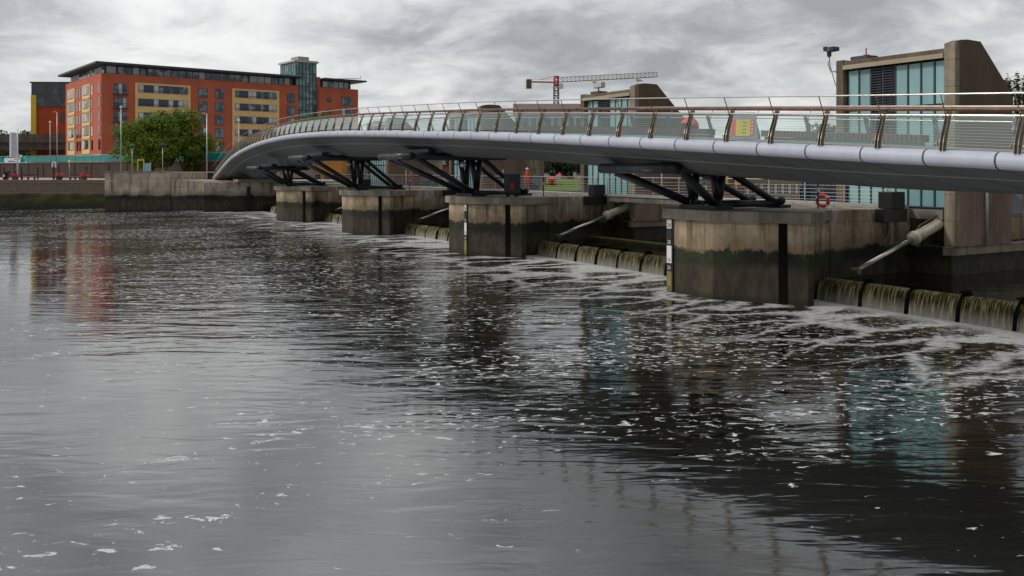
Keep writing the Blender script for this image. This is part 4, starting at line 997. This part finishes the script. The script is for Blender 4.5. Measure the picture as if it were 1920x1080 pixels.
def tree(name, lab, loc, h, rx, ry, n, leaf, mat, seed, group=None, trunk=.3, lo=.25, cat='tree', nb=26):
    t = thing(name, lab, cat, loc, 0, group); rg = random.Random(seed); m = MB()
    cz = h * (1 + lo) / 2; rz = h * (1 - lo) / 2
    cl_ = crown(m, (0, 0, cz), rx, ry, rz, n, leaf, rg, nb); m.build('crown', mat, t)
    m = MB(); m.path([(0, 0, -.3), (.05, 0, h * lo), (.1, .1, h * .55), (0, 0, h * .8)], trunk, 8, True, trunk * .2)
    for c_, r_ in cl_[:9]: m.path([(0, 0, h * lo * .9 + .4), ((c_.x) * .45, c_.y * .45, h * lo + (c_.z - h * lo) * .5), c_], trunk * .4, 5, True, .03)
    m.build('trunk', 'bark', t); return t
g_ = 'broad trees on the promenade'
tree('promenade_tree', 'broad bright green tree, left of the pair in front of the brick flats', apt(282, 142, 4.1), 11.6, 7.2, 5.0, 16000, .24, 'leaf_bright', 3, g_, .34, .06, nb=60)
tree('promenade_tree', 'bright green tree, right of the pair in front of the brick flats', apt(347, 145, 4.1), 12.0, 6.3, 4.6, 13000, .24, 'leaf_bright', 8, g_, .3, .06, nb=50)
tree('street_tree', 'small green tree showing above the bridge rail left of the glass stair tower', apt(592, 150, 6.9), 9.0, 5.0, 4.0, 3500, .26, 'leaf_bright', 21, None, .25, .2)
for k, (px, Y, h, r_) in enumerate(((8, 262, 12.5, 7), (32, 270, 11, 7), (52, 265, 12, 6))):
    tree('background_tree', ('olive green treetop behind the viaduct at the left edge', 'olive green treetop behind the viaduct above the white banner', 'olive green treetop behind the viaduct beside the yellow edged building')[k], apt(px, Y, 6), h, r_, 5, 1500, .5, 'leaf_olive', 40 + k, 'trees behind the viaduct', .3, .2)
poplars = ((1894, 150, 25.0, 2.2), (1919, 156, 24.5, 2.4), (1945, 160, 20, 2.6))
for k, (px, Y, h, r_) in enumerate(poplars[:2]):
    tree('poplar_tree', ('slim poplar just right of the large sloping wall', 'slim poplar at the right edge of the view')[k], apt(px, Y, 2.6), h - 1.5, r_, r_, 2600, .3, 'leaf_dark', 60 + k, 'poplars behind the control building', .25, .12)
# far bank greenery behind the weir
bk = [(1000, 150, 8, 7), (1035, 160, 9, 8), (1070, 152, 8, 7), (1120, 165, 10, 8), (870, 150, 7.5, 6), (815, 165, 8, 7), (935, 168, 9, 8), (650, 190, 9.5, 8), (730, 185, 10.5, 8), (790, 200, 9.5, 8)]
names = ['tree on the far bank seen under the deck left of the second control building', 'dark tree on the far bank above the lawn', 'dark tree on the far bank touching the second control building', 'far tree behind the second control building', 'far tree behind the third control building', 'far tree seen through the second truss', 'far tree behind the parapet glass near the third building', 'far tree behind the parapet glass at the left', 'far tree behind the parapet glass, middle of the left row', 'far tree behind the parapet glass, right of the left row']
for k, (px, Y, h, r_) in enumerate(bk):
    tree('bank_tree', names[k], apt(px, Y, 2.6), h, r_ * .62, r_ * .55, 1800, .36, 'leaf_dark', 80 + k, 'trees on the far bank', .28, .12)
tree('bank_tree', 'green tree seen through the parapet glass just left of the large control building', apt(1545, 120, 2.6), 9.8, 3.8, 3.5, 2600, .3, 'leaf_dark', 99, 'trees on the far bank', .28, .2)
tree('bank_tree', 'smaller green tree seen through the parapet glass right of the information panel', apt(1510, 124, 2.6), 8.8, 2.8, 3, 1800, .3, 'leaf_dark', 98, 'trees on the far bank', .28, .2)

# ------------------------------------------------------------------ far bank buildings
def hall(name, lab, px0, px1, Y, z1, mat, roof='slate_roof', depth=12, z0=2.6, wins=None, pitch=0., rz=0., cat='building', group=None):
    x0 = (px0 - 960) / 1650 * Y; x1 = (px1 - 960) / 1650 * Y; t = thing(name, lab, cat, (x0, Y, 0), rz, group); L = x1 - x0
    MB().box(0, L, 0, depth, z0, z1).build('wall', mat, t)
    if pitch:
        m = MB(); m.add([(-.4, -.4, z1), (L + .4, -.4, z1), (L + .4, depth + .4, z1), (-.4, depth + .4, z1), (-.4, depth / 2, z1 + pitch), (L + .4, depth / 2, z1 + pitch)], [(0, 1, 5, 4), (2, 3, 4, 5), (0, 4, 3), (1, 2, 5), (0, 3, 2, 1)]); m.build('roof', roof, t)
    else: MB().box(-.3, L + .3, -.3, depth + .3, z1, z1 + .3).build('roof', roof, t)
    if wins:
        nw, zz0, zz1, mt = wins
        for i in range(nw):
            a = L * (i + .2) / nw; b = L * (i + .8) / nw; f = MB().box(a, b, -.08, -.01, zz0, zz1).build('window', 'frame_dark', t); MB().box(a + .1, b - .1, -.12, -.09, zz0 + .1, zz1 - .1).build('pane', mt, f)
    return t
hall('riverside_building', 'low orange rendered building seen under the bridge behind the third truss', 535, 640, 150, 7.9, 'orange_render', z0=2.6, wins=(6, 3.4, 5.0, 'black_glass'))
hall('riverside_building', 'buff and brown building seen under the bridge left of the teal glazed control building', 641, 700, 156, 7.6, 'buff_render', wins=(5, 4.6, 6.2, 'curtain'))
plain('brick_mid', (.26, .13, .085), .9)
hall('riverside_building', 'red brick building under the bridge seen through the second truss', 700, 860, 158, 6.6, 'brick_mid', wins=(9, 3.2, 5.0, 'curtain'), pitch=1.5)
hall('quayside_shed', 'pale shed with white doors on the far bank right of the nearest truss', 1395, 1500, 150, 4.9, 'buff_render', z0=.8, wins=(8, 1.4, 3.4, 'pale_cladding'), depth=6)
hall('quayside_shed', 'white panelled shed with brown gable on the far bank behind the lifebuoy', 1405, 1520, 157, 5.7, 'pale_cladding', roof='pale_cladding')
hall('quayside_shed', 'blue topped shed beside the column of the large control building', 1521, 1580, 152, 5.2, 'blue', z0=.8, wins=(5, 1.3, 3.6, 'black_glass'))
hall('terraced_building', 'brown brick building with yellow windows seen through the nearest truss', 1280, 1394, 150, 6.0, 'brick_mid', wins=(5, 2.9, 5.2, 'cream_render'), z0=.8, pitch=1.2)
hall('distant_block', 'grey office block beyond the bridge showing through the parapet glass at centre left', 843, 862, 260, 20.5, 'grey_render', wins=(3, 15, 18, 'black_glass'))
hall('distant_hall', 'long low hall with a brown roof behind the crane mast', 965, 1092, 220, 20.6, 'pale_cladding', roof='brown_metal', wins=(9, 14, 18.6, 'window_glass'), depth=20, pitch=2.4)
hall('distant_block', 'pale low block beyond the bridge showing through the parapet glass at left', 668, 800, 270, 14.8, 'grey_render', wins=(14, 10, 13.2, 'black_glass'))
hall('distant_block', 'brown low block under the bridge behind the bank trees', 862, 1090, 235, 11.5, 'buff_render', wins=(12, 7, 10, 'black_glass'))
# teal canopy sign with white letters
sg = thing('teal_canopy', 'teal shop canopy with white lettering just under the deck right of the nearest truss', 'sign', apt(1383, 148, 0)); MB().box(0, 6.2, -.3, .3, 4.6, 5.5).build('board', 'teal_kick', sg); 
t_ = text(sg, 'MILE', .8, (1.9, -.33, 5.05), (R(90), 0, 0), 'white_paint', 'lettering')
# coloured play park on the lawn under the second bay
lw = thing('flower_bed', 'bright green lawn bank seen between the second pier and the second control building', 'lawn', apt(995, 133, 0)); m = MB(); m.add([(-3, 0, 2.5), (9, 0, 2.5), (9, 8, 4.2), (-3, 8, 4.2), (-3, 0, 2.3), (9, 0, 2.3), (9, 8, 2.3), (-3, 8, 2.3)], [(0, 1, 2, 3), (4, 7, 6, 5), (0, 4, 5, 1), (1, 5, 6, 2), (2, 6, 7, 3), (3, 7, 4, 0)]); plain('lawn_green', (.09, .14, .015), .9); m.build('grass', 'lawn_green', lw)
for k, (px, mt, lab) in enumerate(((1017, 'gauge_yellow', 'olive green inflatable tent on the far lawn'), (1035, 'orange', 'orange tent on the far lawn'), (1048, 'umbrella_red', 'small red parasol on the far lawn'))):
    tt = thing('parasol' if k == 2 else 'tent', lab, 'parasol' if k == 2 else 'tent', apt(px, 137, 3.4)); tt.scale = (.62, .62, .62)
    if k == 2:
        m = MB(); m.v.append((0, 0, 2.6)); 
        for j in range(8): m.v.append((math.cos(j * .785) * .9, math.sin(j * .785) * .9, 2.1))
        for j in range(8): m.f.append((0, 1 + j, 1 + (j + 1) % 8))
        m.build('canopy', mt, tt); MB().tube((0, 0, 0), (0, 0, 2.55), .04, 6).build('pole', 'white_paint', tt)
    else:
        m = MB(); m.box(-.9, .9, -.8, .8, 0, 1.3 if k else 2.0); z = 1.3 if k else 2.0; m.add([(-1, -.9, z), (1, -.9, z), (1, .9, z), (-1, .9, z), (0, 0, z + .8)], [(0, 1, 4), (1, 2, 4), (2, 3, 4), (3, 0, 4), (3, 2, 1, 0)]); m.build('canvas', mt, tt); MB().box(-.3, .3, -.82, -.805, 0, 1.1).build('door', 'black_plastic', tt)
# white fence and river edge railing on the far bank
fr = thing('bank_railing', 'white railing along the far bank lawn behind the walkway', 'railing', W(0, 124.8, 0), R(30))
m = MB(); v_ = 40
while v_ < 190: m.box(v_ - .04, v_ + .04, -.04, .04, 2.55, 3.8); v_ += 2.5
m.path([(40, 0, 3.8), (190, 0, 3.8)], .05, 5); m.path([(40, 0, 3.2), (190, 0, 3.2)], .03, 5); m.build('rails', 'white_paint', fr)
bw = thing('bank_wall', 'dark brown river wall of the far bank upstream of the weir', 'wall', W(0, 124.5, 0), R(30)); MB().box(34, 700, -.3, .09, -1, 2.55).build('face', 'brick_far', bw); MB().box(34, 700, -.4, .15, 2.56, 2.75).build('coping', 'cap_concrete', bw)

# ------------------------------------------------------------------ tower crane
ck = thing('tower_crane', 'red and white lattice tower crane rising behind the bridge', 'crane', apt(1043, 300, 1.5), R(12))
def lattice(mb, p0, p1, w_, n, r=.06, tri=False, up=Vector((0, 0, 1))):
    p0, p1 = Vector(p0), Vector(p1); t = (p1 - p0).normalized(); a = t.cross(up if abs(t.z) < .9 else Vector((0, 1, 0))).normalized(); b = a.cross(t)
    offs = [a * w_ / 2, -a * w_ / 2, b * w_] if tri else [a * w_ / 2 + b * w_ / 2, -a * w_ / 2 + b * w_ / 2, -a * w_ / 2 - b * w_ / 2, a * w_ / 2 - b * w_ / 2]
    k = len(offs)
    for o_ in offs: mb.tube(p0 + o_, p1 + o_, r * 1.5, 5)
    for i in range(n):
        q0 = p0 + (p1 - p0) * i / n; q1 = p0 + (p1 - p0) * (i + 1) / n
        for j in range(k): mb.tube(q0 + offs[j], q1 + offs[(j + 1) % k], r, 4); mb.tube(q1 + offs[j], q1 + offs[(j + 1) % k], r, 4)
m = MB(); lattice(m, (0, 0, 6), (0, 0, 33.0), 1.5, 16, .09); m.build('mast', 'dark_steel', ck)
m = MB(); lattice(m, (0, 0, 33.0), (0, 0, 36.2), 1.3, 2, .12); m.box(-.8, .8, -.8, .8, 33, 33.5); m.build('turntable', 'crane_red', ck)
m = MB(); lattice(m, (.9, 0, 34.2), (36.5, 0, 36.8), 1.6, 24, .065, True); m.build('jib', 'far_steel', ck)
m = MB(); m.box(-10.4, -.5, -.6, .6, 33.9, 34.3); m.path([(-.5, 0, 36.2), (-6, 0, 34.8)], .07, 5); m.path([(-10, -.6, 34.9), (-1, -.6, 34.9)], .04, 5); m.build('counter_jib', 'crane_red', ck)
MB().box(-10.4, -8.8, -.8, .8, 31.8, 34.9).build('counterweight', 'brown_concrete', ck)
m = MB(); m.box(.8, 2.1, -1.4, -.2, 31.9, 33.6); m.build('cab', 'white_paint', ck); m = MB(); m.box(13, 14.6, -.4, .4, 34.2, 34.6); m.build('trolley', 'dark_steel', ck)

# ------------------------------------------------------------------ promenade furniture
def lamp(px, Y, z0, ytop, lab, style='arm', r=.09):
    b0 = apt(px, Y, z0); H = CAMZ + (320 - ytop) * Y / 1650 - z0; t = thing('street_lamp', lab, 'street lamp', b0, 0, 'lamp posts on the promenade')
    MB().path([(0, 0, 0), (0, 0, H)], r, 8, True, r * .6).build('pole', 'galvanised', t, smooth=True)
    if style == 'arm': MB().path([(0, 0, H - .02), (-.25, 0, H + .12), (-.75, 0, H + .15)], .06, 6).build('head', 'galvanised', t)
    elif style == 'hat':
        m = MB(); m.tube((0, 0, H - .1), (0, 0, H + .12), .55, 12, .15); m.tube((0, 0, H - .5), (0, 0, H - .1), .16, 8); m.build('lantern', 'dark_steel', t)
    else: MB().ball((0, 0, H), .22).build('lantern', 'white_paint', t, smooth=True)
    return t
lamp(94, 172, 6.9, 229, 'slim lamp post on the terrace in front of the orange building', 'ball')
lamp(107, 174, 6.9, 211, 'taller lamp post on the terrace just left of the apartment block', 'arm', .12)
lamp(227, 138, 4.1, 201, 'lamp post in front of the balconies at the left side of the trees', 'ball', .10)
lamp(388, 139, 4.1, 214, 'grey lamp post right of the trees near the end of the bridge', 'arm', .13)
lamp(448, 141, 4.1, 226, 'lamp post in front of the second cream bay behind the bridge', 'ball', .08)
lamp(248, 136, 4.1, 272, 'low lamp with a hat shaped lantern against the left tree', 'hat', .07)
lamp(305, 137, 4.1, 270, 'low lamp with a hat shaped lantern against the right tree', 'hat', .07)
lamp(130, 136.5, 4.1, 303, 'thin grey post between two planters', 'ball', .05)
fp = thing('flagpole', 'white flagpole with a long pale banner at far left', 'flagpole', apt(33, 137, 4.1)); MB().path([(0, 0, 0), (0, 0, 7.9)], .12, 8, True, .08).build('pole', 'white_paint', fp, smooth=True)
m = MB(); N = 8
for i in range(N + 1):
    x = -.15 - 1.15 * i / N; yy = .08 * math.sin(i * .9)
    m.v += [(x, yy, 7.35), (x, yy - .02, .95 + 3.2 + (.15 * i / N) - .75 + .0)]
for i in range(N): m.f.append((2 * i, 2 * i + 2, 2 * i + 3, 2 * i + 1))
b_ = m.build('banner', 'banner_white', fp); md = b_.modifiers.new('solid', 'SOLIDIFY'); md.thickness = .03
def planter(px, lab, bowl, flower):
    t = thing('flower_planter', lab, 'planter', apt(px, 135.0, 4.1), 0, 'flower planters along the steps')
    MB().tube((0, 0, 0), (0, 0, .55), .42, 12, .55).build('bowl', bowl, t, smooth=False); rg = random.Random(px); m = MB()
    for _ in range(260):
        p = Vector((rg.gauss(0, .3), rg.gauss(0, .3), .55 + abs(rg.gauss(0, .22)))); a = Vector((rg.uniform(-1, 1), rg.uniform(-1, 1), rg.uniform(-1, 1))) * .07; b = Vector((rg.uniform(-1, 1), rg.uniform(-1, 1), rg.uniform(-1, 1))) * .07
        m.add([p - a, p - b, p + a, p + b], [(0, 1, 2, 3)])
    m.build('flowers', flower, t)
planter(28, 'planter with red flowers at the foot of the flagpole', 'brown_metal', 'red'); planter(111, 'purple planter with yellow and orange flowers', 'navy', 'orange'); planter(157, 'dark planter with pink red flowers, rightmost of the row', 'brown_metal', 'umbrella_red')
def pbench(px0, px1, lab):
    a, b = apt(px0, 137, 4.1), apt(px1, 137, 4.1); L = b.x - a.x; t = thing('park_bench', lab, 'bench', a, 0, 'benches on the promenade')
    MB().box(0, L, -.25, .25, .42, .5).build('seat', 'grey_render', t)
    for x in (.1, L / 2, L - .1): MB().box(x - .05, x + .05, -.2, .2, 0, .42).build('leg', 'black_steel', t)
    m = MB(); m.box(0, L, .26, .3, .6, .85); m.build('backrest', 'timber_slat', t)
pbench(40, 66, 'long bench between the flagpole and the white hoop sign'); pbench(131, 151, 'bench left of the rightmost planter')
def bin_(px, Y, z, lab):
    t = thing('litter_bin', lab, 'litter bin', apt(px, Y, z), 0, 'litter bins'); MB().tube((0, 0, 0), (0, 0, 1.1), .36, 12).build('body', 'black_plastic', t); MB().box(-.14, .14, -.40, -.37, .45, .78).build('label_plate', 'white_paint', t); MB().tube((0, 0, 1.1), (0, 0, 1.2), .4, 12).build('lid', 'dark_steel', t)
bin_(10, 136, 4.1, 'black litter bin left of the flagpole'); bin_(337, 130, 4.12, 'black litter bin behind the quay railing')
# dark railing posts along the top of the steps
for k, px in enumerate((8, 40, 71, 100, 162)):
    t = thing('railing_post', ('dark post at the left end of the steps', 'dark post right of the flagpole', 'dark post right of the long bench', 'dark post under the white hoop sign', 'dark post right of the rightmost planter')[k], 'post', apt(px, 136, 4.1), 0, 'dark posts along the steps')
    MB().box(-.07, .07, -.07, .07, 0, 1.9).build('post', 'black_steel', t); MB().box(-.1, .1, -.1, .1, 1.9, 1.98).build('cap', 'black_steel', t)
hs = thing('hoop_sign', 'white hoop sign standing before the retaining wall', 'sign', apt(101, 136.1, 6.0)); m = MB(); m.box(-.35, -.12, 0, .08, 0, .7); m.box(.12, .35, 0, .08, 0, .7); m.box(-.35, .35, 0, .08, .7, .9); m.build('hoop', 'white_paint', hs); MB().tube((0, .15, -1.9), (0, .15, .7), .05, 6).build('post', 'black_steel', hs)
kk = thing('information_kiosk', 'pale blue glazed information board beside a yellow frame behind the quay wall', 'kiosk', apt(270, 136, 4.05)); MB().box(0, .95, 0, .15, .9, 2.6).build('board', 'teal_glass', kk); m = MB(); m.box(-.12, -.005, -.05, .2, 0, 2.8); m.box(.955, 1.05, -.05, .2, 0, 2.8); m.build('frame', 'galvanised', kk)
yf = thing('height_frame', 'yellow frame gate beside the pale blue board', 'frame', apt(257, 137, 4.05)); m = MB(); m.box(0, .15, 0, .1, 0, 3.0); m.box(.95, 1.1, 0, .1, 0, 3.0); m.box(0, 1.1, 0, .1, 3.0, 3.25); m.build('frame', 'yellow', yf)
# quay railing (pinkish steel)
qr = thing('quay_railing', 'pale pink steel railing on the low quay beside the bridge end', 'railing', (-47.0, 121.4, 4.12))
plain('pink_steel', (.55, .42, .36), .5); 
for x in (0, 1.6, 3.2, 4.8, 5.9): MB().box(x - .035, x + .035, -.035, .035, 0, 1.15).build('post', 'pink_steel', qr)
m = MB(); m.path([(0, 0, 1.17), (6.0, 0, 1.17)], .05, 6); m.path([(0, 0, .15), (6.0, 0, .15)], .035, 6); m.build('rails', 'pink_steel', qr)
